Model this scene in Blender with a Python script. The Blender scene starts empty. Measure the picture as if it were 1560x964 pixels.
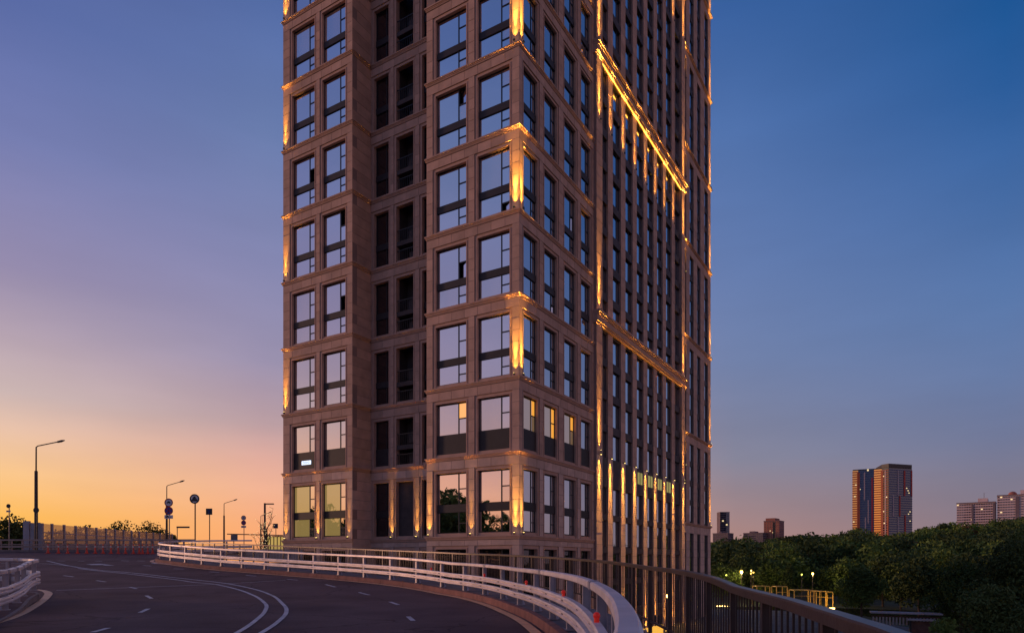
import bpy, math, random
import numpy as np
from mathutils import Vector, Matrix
R = math.radians
rnd = random.Random(7)
nrs = np.random.RandomState(11)
S = bpy.context.scene
C = S.collection

# ------------------------------------------------------------------ camera
FPX = 1014.0; CX = 780.0; HY = 855.0           # focal length and horizon in photo pixels (1560 wide)
cam_d = bpy.data.cameras.new("camera"); cam = bpy.data.objects.new("camera", cam_d); C.objects.link(cam)
cam.location = (0, 0, 0); cam.rotation_euler = (R(90), 0, 0)
cam_d.sensor_width = 36; cam_d.lens = 36*FPX/1560
cam_d.shift_y = (HY-482)/1560; cam_d.clip_end = 6000; cam_d.clip_start = 0.05
S.camera = cam
S.render.resolution_x = 1024; S.render.resolution_y = 632
S.view_settings.view_transform = 'Standard'; S.view_settings.look = 'None'
S.view_settings.exposure = 0.0; S.view_settings.gamma = 1.0

# ------------------------------------------------------------------ dusk sky
def lin(c):
    return tuple(((v/255)/12.92 if v/255 <= .04045 else ((v/255+.055)/1.055)**2.4) for v in c)+(1,)
W = bpy.data.worlds.new("World"); S.world = W; W.use_nodes = True
nt = W.node_tree; nt.nodes.clear(); N = nt.nodes; L = nt.links
tc = N.new('ShaderNodeTexCoord'); sep = N.new('ShaderNodeSeparateXYZ'); L.new(tc.outputs['Generated'], sep.inputs[0])
hv = N.new('ShaderNodeCombineXYZ'); L.new(sep.outputs[0], hv.inputs[0]); L.new(sep.outputs[1], hv.inputs[1])
nv = N.new('ShaderNodeVectorMath'); nv.operation = 'NORMALIZE'; L.new(hv.outputs[0], nv.inputs[0])
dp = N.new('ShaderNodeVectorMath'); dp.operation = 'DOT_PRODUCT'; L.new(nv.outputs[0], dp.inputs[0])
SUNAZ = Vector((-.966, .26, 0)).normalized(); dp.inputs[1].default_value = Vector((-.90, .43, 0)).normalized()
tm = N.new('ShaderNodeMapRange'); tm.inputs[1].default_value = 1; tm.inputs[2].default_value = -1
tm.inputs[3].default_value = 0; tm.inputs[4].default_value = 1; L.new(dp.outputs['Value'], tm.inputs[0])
COLS = [
 (.055, [(0,(252,176,72)),(.055,(253,188,92)),(.105,(252,200,140)),(.158,(230,192,168)),(.20,(206,183,180)),(.26,(182,163,176)),(.335,(152,142,176)),(.455,(118,126,177)),(.56,(90,107,165)),(1,(48,60,112))]),
 (.14,  [(0,(250,162,104)),(.05,(250,172,122)),(.10,(246,182,150)),(.14,(226,172,156)),(.19,(190,160,164)),(.271,(156,146,174)),(.387,(134,136,177)),(.518,(107,126,175)),(.62,(84,108,165)),(1,(46,60,114))]),
 (.44,  [(0,(176,134,124)),(.04,(168,132,128)),(.09,(153,133,140)),(.143,(134,133,153)),(.274,(114,130,170)),(.391,(100,124,174)),(.522,(80,113,170)),(.624,(56,96,158)),(1,(38,58,108))]),
 (.595, [(0,(142,120,128)),(.05,(134,120,132)),(.10,(126,122,142)),(.15,(114,122,154)),(.22,(102,122,164)),(.30,(90,120,170)),(.40,(70,108,165)),(.50,(44,94,157)),(.56,(31,87,150)),(1,(34,56,104))]),
 (.73,  [(0,(142,122,128)),(.10,(130,122,142)),(.20,(108,118,152)),(.30,(88,110,155)),(.46,(54,88,142)),(1,(34,56,104))]),
 (1.0,  [(0,(214,164,146)),(.10,(206,160,150)),(.22,(184,150,156)),(.38,(136,128,156)),(.60,(84,92,136)),(1,(42,58,104))])]  # last column: pink glow outside the view, added to light the tower's right face
prev = None; pt = None
for t, stops in COLS:
    cr = N.new('ShaderNodeValToRGB'); el = cr.color_ramp.elements
    while len(el) < len(stops): el.new(.5)
    for i, (p, c) in enumerate(stops): el[i].position = p; el[i].color = lin(c)
    L.new(sep.outputs[2], cr.inputs[0])
    if prev is None: prev = cr.outputs[0]
    else:
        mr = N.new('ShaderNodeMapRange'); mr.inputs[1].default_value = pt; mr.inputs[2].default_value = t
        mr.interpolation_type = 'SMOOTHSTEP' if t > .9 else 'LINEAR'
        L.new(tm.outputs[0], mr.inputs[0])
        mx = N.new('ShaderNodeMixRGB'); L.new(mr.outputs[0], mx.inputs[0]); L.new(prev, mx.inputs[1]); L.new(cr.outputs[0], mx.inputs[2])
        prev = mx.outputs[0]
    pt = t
# faint thin cloud streaks
cmp_ = N.new('ShaderNodeMapping'); cmp_.inputs['Scale'].default_value = (2.2, 2.2, 9); L.new(tc.outputs['Generated'], cmp_.inputs[0])
cn = N.new('ShaderNodeTexNoise'); cn.inputs['Scale'].default_value = 1.6; cn.inputs['Detail'].default_value = 5; L.new(cmp_.outputs[0], cn.inputs[0])
cm = N.new('ShaderNodeMapRange'); cm.inputs[1].default_value = .35; cm.inputs[2].default_value = .75; cm.inputs[3].default_value = .96; cm.inputs[4].default_value = 1.05
L.new(cn.outputs[0], cm.inputs[0])
vm = N.new('ShaderNodeVectorMath'); vm.operation = 'SCALE'; L.new(prev, vm.inputs[0]); L.new(cm.outputs[0], vm.inputs['Scale'])
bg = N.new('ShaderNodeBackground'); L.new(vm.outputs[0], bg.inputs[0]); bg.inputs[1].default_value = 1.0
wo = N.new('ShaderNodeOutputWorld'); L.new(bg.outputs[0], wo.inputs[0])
# afterglow of the sun that has just gone down on the left
sd = bpy.data.lights.new("sun", 'SUN'); sd.energy = 1.3; sd.angle = R(9); sd.color = (1, .54, .34)
sun = bpy.data.objects.new("sun", sd); C.objects.link(sun)
sun.rotation_euler = Vector((SUNAZ.x, SUNAZ.y, .085)).to_track_quat('Z', 'Y').to_euler()

# ------------------------------------------------------------------ materials
MATS = {}
def newmat(name):
    m = bpy.data.materials.new(name); m.use_nodes = True; MATS[name] = m
    return m, m.node_tree.nodes, m.node_tree.links, m.node_tree.nodes['Principled BSDF']
def mat(name, col, rough=.6, metal=0, var=.12, scale=3.0, bump=0.0, island=0.0, spec=.5, emit=None, estr=0, coat=0):
    m, n, l, p = newmat(name)
    p.inputs['Roughness'].default_value = rough; p.inputs['Metallic'].default_value = metal
    p.inputs['Specular IOR Level'].default_value = spec; p.inputs['Coat Weight'].default_value = coat
    g = n.new('ShaderNodeNewGeometry'); no = n.new('ShaderNodeTexNoise'); no.inputs['Scale'].default_value = scale; no.inputs['Detail'].default_value = 6
    l.new(g.outputs['Position'], no.inputs['Vector'])
    mr = n.new('ShaderNodeMapRange'); mr.inputs[1].default_value = .3; mr.inputs[2].default_value = .7
    mr.inputs[3].default_value = 1-var; mr.inputs[4].default_value = 1+var; l.new(no.outputs[0], mr.inputs[0])
    sc = n.new('ShaderNodeVectorMath'); sc.operation = 'SCALE'; sc.inputs[0].default_value = col
    l.new(mr.outputs[0], sc.inputs['Scale']); out = sc.outputs[0]
    if island:
        oi = n.new('ShaderNodeObjectInfo'); ad = n.new('ShaderNodeMath'); ad.operation = 'ADD'
        l.new(oi.outputs['Random'], ad.inputs[0]); l.new(g.outputs['Random Per Island'], ad.inputs[1])
        fr = n.new('ShaderNodeMath'); fr.operation = 'FRACT'; l.new(ad.outputs[0], fr.inputs[0])
        m2 = n.new('ShaderNodeMapRange'); m2.inputs[3].default_value = 1-island; m2.inputs[4].default_value = 1+island; l.new(fr.outputs[0], m2.inputs[0])
        s2 = n.new('ShaderNodeVectorMath'); s2.operation = 'SCALE'; l.new(out, s2.inputs[0]); l.new(m2.outputs[0], s2.inputs['Scale']); out = s2.outputs[0]
    l.new(out, p.inputs['Base Color'])
    if bump:
        b = n.new('ShaderNodeBump'); b.inputs['Strength'].default_value = bump; b.inputs['Distance'].default_value = .02
        n2 = n.new('ShaderNodeTexNoise'); n2.inputs['Scale'].default_value = scale*12; n2.inputs['Detail'].default_value = 5
        l.new(g.outputs['Position'], n2.inputs['Vector']); l.new(n2.outputs[0], b.inputs['Height']); l.new(b.outputs[0], p.inputs['Normal'])
    if emit:
        p.inputs['Emission Color'].default_value = emit+(1,); p.inputs['Emission Strength'].default_value = estr
    return m
STONE = (.60, .365, .265)
mat('stone', STONE, .82, var=.14, scale=1.1, bump=.02, island=.11)
mat('stone_trim', (.58, .35, .255), .85, var=.10, scale=1.5, bump=0)
mat('stone_base_lit', (.66, .44, .34), .82, var=.14, scale=1.1, bump=.02, island=.11)  # same stone made paler low down to stand in for downlight spill
mat('wall_core', (.34, .22, .18), .8, var=.12, scale=1.0)
mat('dark_interior', (.03, .025, .025), .8, var=.3, scale=.7)
mat('frame_metal', (.018, .018, .022), .4, var=.2)
mat('spandrel', (.028, .022, .024), .6, var=.15, scale=2, island=.2)
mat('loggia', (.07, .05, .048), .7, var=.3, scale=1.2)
mat('asphalt_base', (.1, .1, .1))
mat('galvanised', (.84, .73, .70), .45, metal=.15, var=.16, scale=1.7, bump=.15, island=.06)
mat('post_steel', (.42, .38, .41), .5, metal=.3, var=.15, scale=2)
mat('fence_brown', (.065, .042, .038), .38, metal=.3, var=.2, scale=2.5, bump=.1)
mat('kerb_concrete', (.25, .105, .085), .85, var=.25, scale=2.2, bump=.4)
mat('walk_concrete', (.22, .17, .16), .85, var=.25, scale=1.2, bump=.4)
mat('yellow_paint', (.92, .50, .26), .6, var=.16, scale=3)
mat('white_paint', (.62, .56, .56), .6, var=.22, scale=2.2)
mat('red_plastic', (.75, .03, .02), .35, emit=(1, .03, .02), estr=.12)
mat('cone_red', (.75, .07, .03), .5, var=.1)
mat('cone_white', (.7, .6, .55), .5)
mat('dark_pole', (.07, .06, .06), .5, metal=.3)
mat('grey_pole', (.25, .23, .24), .5, metal=.3)
mat('sign_white', (.75, .72, .72), .5, var=.04)
mat('sign_red', (.55, .03, .03), .5, var=.04)
mat('sign_blue', (.03, .08, .35), .5, var=.04)
mat('sign_dark', (.03, .03, .04), .5)
mat('barrier_far', (.42, .30, .25), .6, var=.25, scale=1.0)
mat('bark', (.08, .055, .04), .9, var=.3, scale=4)
mat('grass', (.035, .055, .018), .95, var=.5, scale=.25, bump=.4)
mat('paving', (.10, .09, .085), .85, var=.3, scale=.5)
mat('red_brick', (.42, .15, .10), .8, var=.15, scale=.3)
mat('grey_block', (.22, .16, .17), .8, var=.15, scale=.3)
mat('navy_band', (.07, .11, .22), .5)
mat('pink_panel', (.82, .60, .56), .8, var=.10, scale=.2)
mat('pale_strip', (.55, .42, .42), .6)
mat('orange_panel', (.45, .10, .04), .6)
mat('concrete_pale', (.42, .36, .34), .85, var=.2, scale=1)
mat('timber_brown', (.12, .06, .045), .8, var=.3, scale=2)
mat('yellow_frame', (.65, .42, .08), .5, emit=(1, .55, .08), estr=.015)  # slight own glow put into the tubes for lamplight on them
mat('lamp_globe', (.9, .8, .5), .4, emit=(1, .55, .06), estr=3.2)
mat('lamp_green', (.8, .9, .5), .4, emit=(.75, .80, .10), estr=3)
mat('bank_light', (.9, .7, .4), .4, emit=(1, .55, .16), estr=9)
mat('red_lamp', (.9, .1, .1), .4, emit=(1, .12, .04), estr=7)
mat('white_lamp', (.9, .9, .9), .4, emit=(.9, 1, .95), estr=9)
mat('fixture_glow', (.9, .7, .3), .4, emit=(1, .68, .2), estr=9)
mat('led_strip', (.9, .7, .3), .4, emit=(1, .44, .05), estr=6)
mat('amber_wall_glow', (.6, .35, .08), .6, emit=(1, .50, .06), estr=.9)  # wall glows by itself to stand in for lamplight on it
mat('lit_warm', (.3, .2, .1), .25, emit=(1, .50, .10), estr=.75, var=.3, scale=1.2)
mat('lit_pale', (.3, .25, .2), .2, emit=(1, .66, .40), estr=.42, var=.3, scale=1.2)
mat('lit_green', (.3, .3, .1), .2, emit=(.75, .66, .12), estr=.28, var=.3, scale=1.2)
mat('lit_yellow', (.3, .3, .1), .2, emit=(.95, .62, .16), estr=.5, var=.3, scale=1.2)
mat('lit_blue', (.3, .3, .3), .3, emit=(.65, .78, 1), estr=1.6)
mat('lit_small', (.3, .3, .3), .3, emit=(1, .75, .35), estr=1.0)

def glass(name, tint, dark, fac, bump=.02, bscale=.6, rough=.012, em=None, es=0, mx_=1.0):
    m, n, l, p = newmat(name); n.remove(p); out = n['Material Output']
    d = n.new('ShaderNodeBsdfDiffuse'); d.inputs[0].default_value = dark+(1,)
    base = d.outputs[0]
    if em:
        e = n.new('ShaderNodeEmission'); e.inputs[0].default_value = em+(1,); e.inputs[1].default_value = es
        a = n.new('ShaderNodeAddShader'); l.new(base, a.inputs[0]); l.new(e.outputs[0], a.inputs[1]); base = a.outputs[0]
    g = n.new('ShaderNodeBsdfGlossy'); g.inputs['Color'].default_value = tint+(1,); g.inputs['Roughness'].default_value = rough
    fr = n.new('ShaderNodeLayerWeight'); fr.inputs[0].default_value = .35
    mr = n.new('ShaderNodeMapRange'); mr.inputs[3].default_value = fac; mr.inputs[4].default_value = mx_; l.new(fr.outputs['Fresnel'], mr.inputs[0])
    mx = n.new('ShaderNodeMixShader'); l.new(mr.outputs[0], mx.inputs[0]); l.new(base, mx.inputs[1]); l.new(g.outputs[0], mx.inputs[2])
    geo = n.new('ShaderNodeNewGeometry'); no = n.new('ShaderNodeTexNoise'); no.inputs['Scale'].default_value = bscale
    l.new(geo.outputs['Position'], no.inputs['Vector'])
    b = n.new('ShaderNodeBump'); b.inputs['Strength'].default_value = bump; b.inputs['Distance'].default_value = .3
    l.new(no.outputs[0], b.inputs['Height']); l.new(b.outputs[0], g.inputs['Normal'])
    l.new(mx.outputs[0], out.inputs[0])
    return m
glass('window_glass', (1.0, .95, .95), (.012, .012, .018), .86)
glass('window_glass_curtain', (1.0, .95, .95), (.42, .33, .28), .74)
glass('window_glass_side', (.92, .95, 1.0), (.010, .012, .018), .80)
glass('loggia_glass', (.5, .5, .6), (.006, .006, .008), .16)
glass('lit_glass_warm', (.8, .75, .8), (.05, .03, .02), .40, em=(1, .42, .05), es=1.6)
glass('lit_glass_pale', (.9, .85, .85), (.05, .03, .02), .55, em=(1, .62, .30), es=.30)
glass('lit_glass_green', (.6, .6, .6), (.04, .04, .02), .45, em=(1, .68, .22), es=.45)
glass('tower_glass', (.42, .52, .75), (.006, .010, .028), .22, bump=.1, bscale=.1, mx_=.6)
glass('tower_glass_sunset', (1.0, .74, .32), (.2, .10, .03), .85, bump=.004, bscale=.1, rough=.12)  # gold put into tint and base for the sunset these facets mirror

def asphalt():
    m, n, l, p = newmat('asphalt')
    g = n.new('ShaderNodeNewGeometry')
    def noise(s, d=6, vec=None):
        t = n.new('ShaderNodeTexNoise'); t.inputs['Scale'].default_value = s; t.inputs['Detail'].default_value = d
        l.new(vec or g.outputs['Position'], t.inputs['Vector']); return t.outputs[0]
    cr = n.new('ShaderNodeValToRGB'); e = cr.color_ramp.elements
    e[0].position = .32; e[0].color = (.135, .078, .074, 1); e[1].position = .68; e[1].color = (.215, .130, .120, 1)
    l.new(noise(.35), cr.inputs[0])
    c2 = n.new('ShaderNodeMapRange'); c2.inputs[1].default_value = .35; c2.inputs[2].default_value = .65; c2.inputs[3].default_value = .86; c2.inputs[4].default_value = 1.14
    l.new(noise(22, 8), c2.inputs[0])
    # old cracks and sealed seams
    v = n.new('ShaderNodeTexVoronoi'); v.feature = 'DISTANCE_TO_EDGE'; v.inputs['Scale'].default_value = .16
    wv = n.new('ShaderNodeVectorMath'); wv.operation = 'ADD'; nn = n.new('ShaderNodeTexNoise'); nn.inputs['Scale'].default_value = .7; nn.inputs['Detail'].default_value = 5
    l.new(g.outputs['Position'], nn.inputs['Vector']); l.new(g.outputs['Position'], wv.inputs[0]); l.new(nn.outputs[1], wv.inputs[1]); l.new(wv.outputs[0], v.inputs['Vector'])
    c3 = n.new('ShaderNodeMapRange'); c3.inputs[1].default_value = .0; c3.inputs[2].default_value = .006; c3.inputs[3].default_value = .55; c3.inputs[4].default_value = 1
    l.new(v.outputs[0], c3.inputs[0])
    mu = n.new('ShaderNodeMath'); mu.operation = 'MULTIPLY'; l.new(c2.outputs[0], mu.inputs[0]); l.new(c3.outputs[0], mu.inputs[1])
    s = n.new('ShaderNodeVectorMath'); s.operation = 'SCALE'; l.new(cr.outputs[0], s.inputs[0]); l.new(mu.outputs[0], s.inputs['Scale'])
    l.new(s.outputs[0], p.inputs['Base Color']); p.inputs['Roughness'].default_value = .9; p.inputs['Specular IOR Level'].default_value = .12
    b = n.new('ShaderNodeBump'); b.inputs['Strength'].default_value = .5; b.inputs['Distance'].default_value = .012
    l.new(noise(70, 3), b.inputs['Height']); l.new(b.outputs[0], p.inputs['Normal'])
asphalt()
def leafmat(name, c1, c2):
    m, n, l, p = newmat(name)
    g = n.new('ShaderNodeNewGeometry'); cr = n.new('ShaderNodeValToRGB')
    cr.color_ramp.elements[0].color = c1+(1,); cr.color_ramp.elements[1].color = c2+(1,)
    no = n.new('ShaderNodeTexNoise'); no.inputs['Scale'].default_value = .09; no.inputs['Detail'].default_value = 3; l.new(g.outputs['Position'], no.inputs['Vector'])
    a = n.new('ShaderNodeMath'); a.operation = 'MULTIPLY_ADD'; l.new(g.outputs['Random Per Island'], a.inputs[0]); a.inputs[1].default_value = .4; 
    sb = n.new('ShaderNodeMapRange'); sb.inputs[1].default_value = .4; sb.inputs[2].default_value = .6; sb.inputs[3].default_value = 0; sb.inputs[4].default_value = .6
    l.new(no.outputs[0], sb.inputs[0]); l.new(sb.outputs[0], a.inputs[2])
    l.new(a.outputs[0], cr.inputs[0]); l.new(cr.outputs[0], p.inputs['Base Color']); p.inputs['Roughness'].default_value = .8; p.inputs['Specular IOR Level'].default_value = .2
leafmat('leaf', (.042, .070, .020), (.17, .25, .055))
leafmat('leaf_dark', (.034, .056, .020), (.11, .155, .045))
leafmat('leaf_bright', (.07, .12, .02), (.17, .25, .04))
leafmat('leaf_rust', (.09, .05, .02), (.22, .12, .05))
def water():
    m, n, l, p = newmat('water'); p.inputs['Base Color'].default_value = (.01, .013, .015, 1); p.inputs['Roughness'].default_value = .06
    p.inputs['Specular IOR Level'].default_value = .8
    g = n.new('ShaderNodeNewGeometry'); no = n.new('ShaderNodeTexNoise'); no.inputs['Scale'].default_value = 1.1; no.inputs['Detail'].default_value = 4
    l.new(g.outputs['Position'], no.inputs['Vector']); b = n.new('ShaderNodeBump'); b.inputs['Strength'].default_value = .35; b.inputs['Distance'].default_value = .12
    l.new(no.outputs[0], b.inputs['Height']); l.new(b.outputs[0], p.inputs['Normal'])
water()

# ------------------------------------------------------------------ helpers
OW = {}       # world origin (and rotation) of parents, by object name
class MB:
    def __init__(s): s.v = []; s.f = []
    def box8(s, P):
        b = len(s.v); s.v += [tuple(p) for p in P]
        s.f += [tuple(b+i for i in q) for q in ((0,3,2,1),(4,5,6,7),(0,1,5,4),(1,2,6,5),(2,3,7,6),(3,0,4,7))]
    def box(s, x0, x1, y0, y1, z0, z1):
        s.box8([(x0,y0,z0),(x1,y0,z0),(x1,y1,z0),(x0,y1,z0),(x0,y0,z1),(x1,y0,z1),(x1,y1,z1),(x0,y1,z1)])
    def tube(s, pts, rad, seg=8, caps=True):
        pts = [Vector(p) for p in pts]; n = len(pts)
        if not hasattr(rad, '__len__'): rad = [rad]*n
        b = len(s.v)
        for i, p in enumerate(pts):
            t = (pts[min(i+1, n-1)]-pts[max(i-1, 0)]).normalized()
            a = t.cross(Vector((0, 0, 1)) if abs(t.z) < .95 else Vector((1, 0, 0))).normalized(); c = t.cross(a)
            for k in range(seg):
                w = 2*math.pi*k/seg; q = p+(a*math.cos(w)+c*math.sin(w))*rad[i]; s.v.append(tuple(q))
        for i in range(n-1):
            for k in range(seg):
                k2 = (k+1) % seg; s.f.append((b+i*seg+k, b+i*seg+k2, b+(i+1)*seg+k2, b+(i+1)*seg+k))
        if caps:
            s.f.append(tuple(b+k for k in range(seg))[::-1]); s.f.append(tuple(b+(n-1)*seg+k for k in range(seg)))
    def sweep(s, path, prof, closed=True):
        """prof: closed list of (lateral to the right of travel, up); path: list of 3D points"""
        b = len(s.v); n = len(path); m = len(prof)
        for i, p in enumerate(path):
            t = Vector(path[min(i+1, n-1)])-Vector(path[max(i-1, 0)]); t.z = 0; t.normalize(); r = Vector((t.y, -t.x, 0))
            for a, u in prof: q = Vector(p)+r*a; s.v.append((q.x, q.y, q.z+u))
        for i in range(n-1):
            for k in range(m if closed else m-1):
                k2 = (k+1) % m; s.f.append((b+i*m+k, b+(i+1)*m+k, b+(i+1)*m+k2, b+i*m+k2))
        if closed: s.f.append(tuple(b+k for k in range(m))); s.f.append(tuple(b+(n-1)*m+k for k in range(m))[::-1])
    def cyl(s, c, r, h, axis='z', seg=16, r2=None):
        ax = {'x': Vector((1,0,0)), 'y': Vector((0,1,0)), 'z': Vector((0,0,1))}[axis]
        s.tube([Vector(c), Vector(c)+ax*h], [r, r if r2 is None else r2], seg)
    def sphere(s, c, r, seg=10, rings=6, sz=1):
        b = len(s.v); c = Vector(c)
        for i in range(rings+1):
            a = math.pi*i/rings
            for k in range(seg):
                w = 2*math.pi*k/seg; s.v.append((c.x+r*math.sin(a)*math.cos(w), c.y+r*math.sin(a)*math.sin(w), c.z+r*sz*math.cos(a)))
        for i in range(rings):
            for k in range(seg):
                k2 = (k+1) % seg; s.f.append((b+i*seg+k, b+(i+1)*seg+k, b+(i+1)*seg+k2, b+i*seg+k2))
def world_origin(o):
    return OW[o.name] if o is not None else Matrix.Identity(4)
def link(o, parent, M):
    C.objects.link(o); OW[o.name] = M
    if parent is not None: o.parent = parent; o.matrix_local = world_origin(parent).inverted() @ M
    else: o.matrix_world = M
    return o
def tag(o, label=None, cat=None, group=None, kind=None):
    if label: o['label'] = label
    if cat: o['category'] = cat
    if group: o['group'] = group
    if kind: o['kind'] = kind
    return o
def mesh_from(name, v, f, material, smooth=False):
    me = bpy.data.meshes.new(name); me.from_pydata(v, [], f); me.update()
    me.materials.append(MATS[material] if isinstance(material, str) else material)
    if smooth: me.polygons.foreach_set('use_smooth', [True]*len(me.polygons))
    return me
def build(mb, name, material, parent=None, origin=None, smooth=False, **tg):
    """mb holds world coordinates; the object's origin goes to `origin` (default: the parent's)"""
    if origin is None:
        M = world_origin(parent).copy() if parent is not None else Matrix.Translation(Vector(mb.v[0]) if mb.v else (0,0,0))
    else: M = Matrix.Translation(origin)
    A = np.array(mb.v, dtype=np.float64); I = np.array(M.inverted())
    A = A @ I[:3, :3].T + I[:3, 3]
    o = bpy.data.objects.new(name, mesh_from(name, A.tolist(), mb.f, material, smooth))
    link(o, parent, M); tag(o, **tg); return o
def place(mesh, name, parent, M, **tg):
    o = bpy.data.objects.new(name, mesh); link(o, parent, M); tag(o, **tg); return o
def empty(name, loc, rz=0, **tg):
    o = bpy.data.objects.new(name, None); o.empty_display_size = .3
    link(o, None, Matrix.Translation(loc) @ Matrix.Rotation(rz, 4, 'Z')); tag(o, **tg); return o
_ub = {}
def unitbox(material):
    if material not in _ub:
        m = MB(); m.box(-.5, .5, -.5, .5, -.5, .5); _ub[material] = mesh_from('block', m.v, m.f, material)
    return _ub[material]
def proj(p):
    return (CX+FPX*p[0]/max(p[1], .01), HY-FPX*p[2]/max(p[1], .01), p[1])
def unp(px, py, d): return Vector(((px-CX)/FPX*d, d, (HY-py)/FPX*d))

# ------------------------------------------------------------------ road heights and curves
ZR_Y = [-30, -5, 3, 8, 12.4, 18, 21, 29, 34, 38.5, 43.5, 46, 51, 56, 62, 75, 110, 200]
ZR_Z = [-1.9, -1.75, -1.72, -1.70, -1.67, -1.62, -1.60, -1.43, -1.13, -.90, -.58, -.36, .05, .48, .93, 1.35, 1.3, 1.0]
def zr(y): return float(np.interp(y, ZR_Y, ZR_Z))
def road_at(px, py):
    lo, hi = 2.0, 75.0
    for _ in range(50):
        mid = (lo+hi)/2
        if (HY-py)/FPX*mid < zr(mid): hi = mid
        else: lo = mid
    return Vector(((px-CX)/FPX*lo, lo, zr(lo)))
def smooth_path(P, step):
    """Catmull-Rom through P (2D), resampled every `step` metres"""
    P = [np.array(p, float) for p in P]; out = []
    Q = [2*P[0]-P[1]]+P+[2*P[-1]-P[-2]]
    for i in range(1, len(Q)-2):
        for t in np.linspace(0, 1, 24, endpoint=False):
            a, b, c, d = Q[i-1], Q[i], Q[i+1], Q[i+2]
            out.append(.5*((2*b)+(-a+c)*t+(2*a-5*b+4*c-d)*t*t+(-a+3*b-3*c+d)*t**3))
    out.append(P[-1]); A = np.array(out)
    seg = np.r_[0, np.cumsum(np.hypot(*np.diff(A, axis=0).T))]
    n = max(2, int(round(seg[-1]/step))+1); s = np.linspace(0, seg[-1], n)
    return np.c_[np.interp(s, seg, A[:, 0]), np.interp(s, seg, A[:, 1])]
def offset(path, dist):      # dist to the right of travel
    t = np.gradient(path, axis=0); t /= np.linalg.norm(t, axis=1)[:, None]
    return path+np.c_[t[:, 1], -t[:, 0]]*dist
def P3(path, dz=0.0): return [(float(x), float(y), zr(y)+dz) for x, y in path]
BAR = [(-3.6,-5.2),(-1.6,-2.6),(-.35,0),(.28,1.9),(.62,3.3),(.98,6),(1.20,9),(1.26,12.4),(1.08,15.2),(.74,18.2),(.19,21.2),(-.52,24),(-1.43,26.6),(-2.47,28.8),(-4.0,31.2),(-6.4,34),(-11.4,38.5),(-18.4,43.5),(-21.8,46),(-25.6,49.2),(-27.0,51.0),(-27.3,52.6),(-26.6,53.8),(-24.8,54.6),(-21.5,55.0)]
FEN = [(-3.0,-6.5),(-.6,-3.6),(.9,0),(1.34,1.6),(1.64,2.8),(1.74,3.5),(1.95,4.65),(2.12,5.8),(2.32,6.9),(2.52,8.3),(2.74,10.5),(2.83,13.4),(2.43,19.8),(.5,25.5),(-2.33,31.5),(-7.0,37),(-12.3,41.5),(-19.9,47),(-24.6,50.6)]
bar = smooth_path(BAR, .4)
fen = smooth_path(FEN, .4)

# ------------------------------------------------------------------ ground, water
gm = MB(); gm.box(-3000, 3000, -1500, 4500, -8.6, -8.0)
build(gm, 'ground', 'grass', origin=(0, 0, -8), kind='structure')
wm = MB(); b0 = len(wm.v)
pts = [(8,44),(24,42),(60,44),(92,52),(84,80),(72,98),(60,112),(46,118),(36,116),(40,100),(44,92),(38,80),(20,62)]
pts = [(60,60),(75,62),(90,72),(88,86),(76,100),(60,112),(48,118),(38,117),(36,112),(47,108),(52,98),(50,84),(50,70)]
wm.v = [(x, y, -7.95) for x, y in pts]+[(x, y, -8.2) for x, y in pts]; k = len(pts)
wm.f = [tuple(range(k))[::-1]]+[(i, (i+1) % k, k+(i+1) % k, k+i) for i in range(k)]
build(wm, 'pond_water', 'water', origin=(60, 85, -8), kind='structure')
pv = MB(); q = [(-60,46),(20,14),(60,40),(54,62),(49,70),(48,84),(50,98),(44,108),(34,112),(30,140),(-60,140)]
pv.v = [(x, y, -7.97) for x, y in q]; pv.f = [tuple(range(len(q)))]
build(pv, 'plaza_paving', 'paving', origin=(0, 60, -8), kind='structure')

# road deck: one sheet from the far left to the fence, cut by rows of y; right edge follows the outer curve
def xedge(y):
    m = fen[:, 1]
    pts = [(fen[i, 0]+(fen[i+1, 0]-fen[i, 0])*(y-m[i])/(m[i+1]-m[i])) for i in range(len(m)-1) if (m[i]-y)*(m[i+1]-y) <= 0 and m[i] != m[i+1]]
    return pts[0] if pts else None
rd = MB(); ys = list(np.arange(-6, 50.5, .5))+list(np.arange(50.6, 96, 1.2))
rows = []
for y in ys:
    xe = xedge(y)
    if xe is None: xe = -24.6-(y-50.6)*.02 if y > 50 else -3
    xe = xe-.04
    rows.append((y, xe))
for y, xe in rows:
    for k in range(9):
        xl = -.80*max(y, 12)-13; x = xl+(xe-xl)*(k/8)**.6; rd.v.append((x, y, zr(y)))
for i in range(len(rows)-1):
    for k in range(8): a = i*9+k; rd.f.append((a, a+1, a+10, a+9))
road = build(rd, 'road', 'asphalt', origin=(-10, 20, -1.6), kind='structure', smooth=True)
dk = MB(); dk.sweep([(x, y, zr(y)) for x, y in offset(fen, .14)], [(-.2, -.12), (.12, -.02), (.12, -.75), (-.1, -.80), (-.9, -1.2), (-.9, -.3)])
build(dk, 'deck_edge', 'walk_concrete', origin=(2, 10, -2), kind='structure')
u = MB()
u.v = []; 
for y, xe in rows: u.v += [(-.80*max(y, 12)-13, y, zr(y)-.5), (xe-.5, y, zr(y)-.5)]
u.f = [(2*i, 2*i+2, 2*i+3, 2*i+1) for i in range(len(rows)-1)]
build(u, 'deck_underside', 'walk_concrete', origin=(-10, 20, -3), kind='structure')
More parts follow.
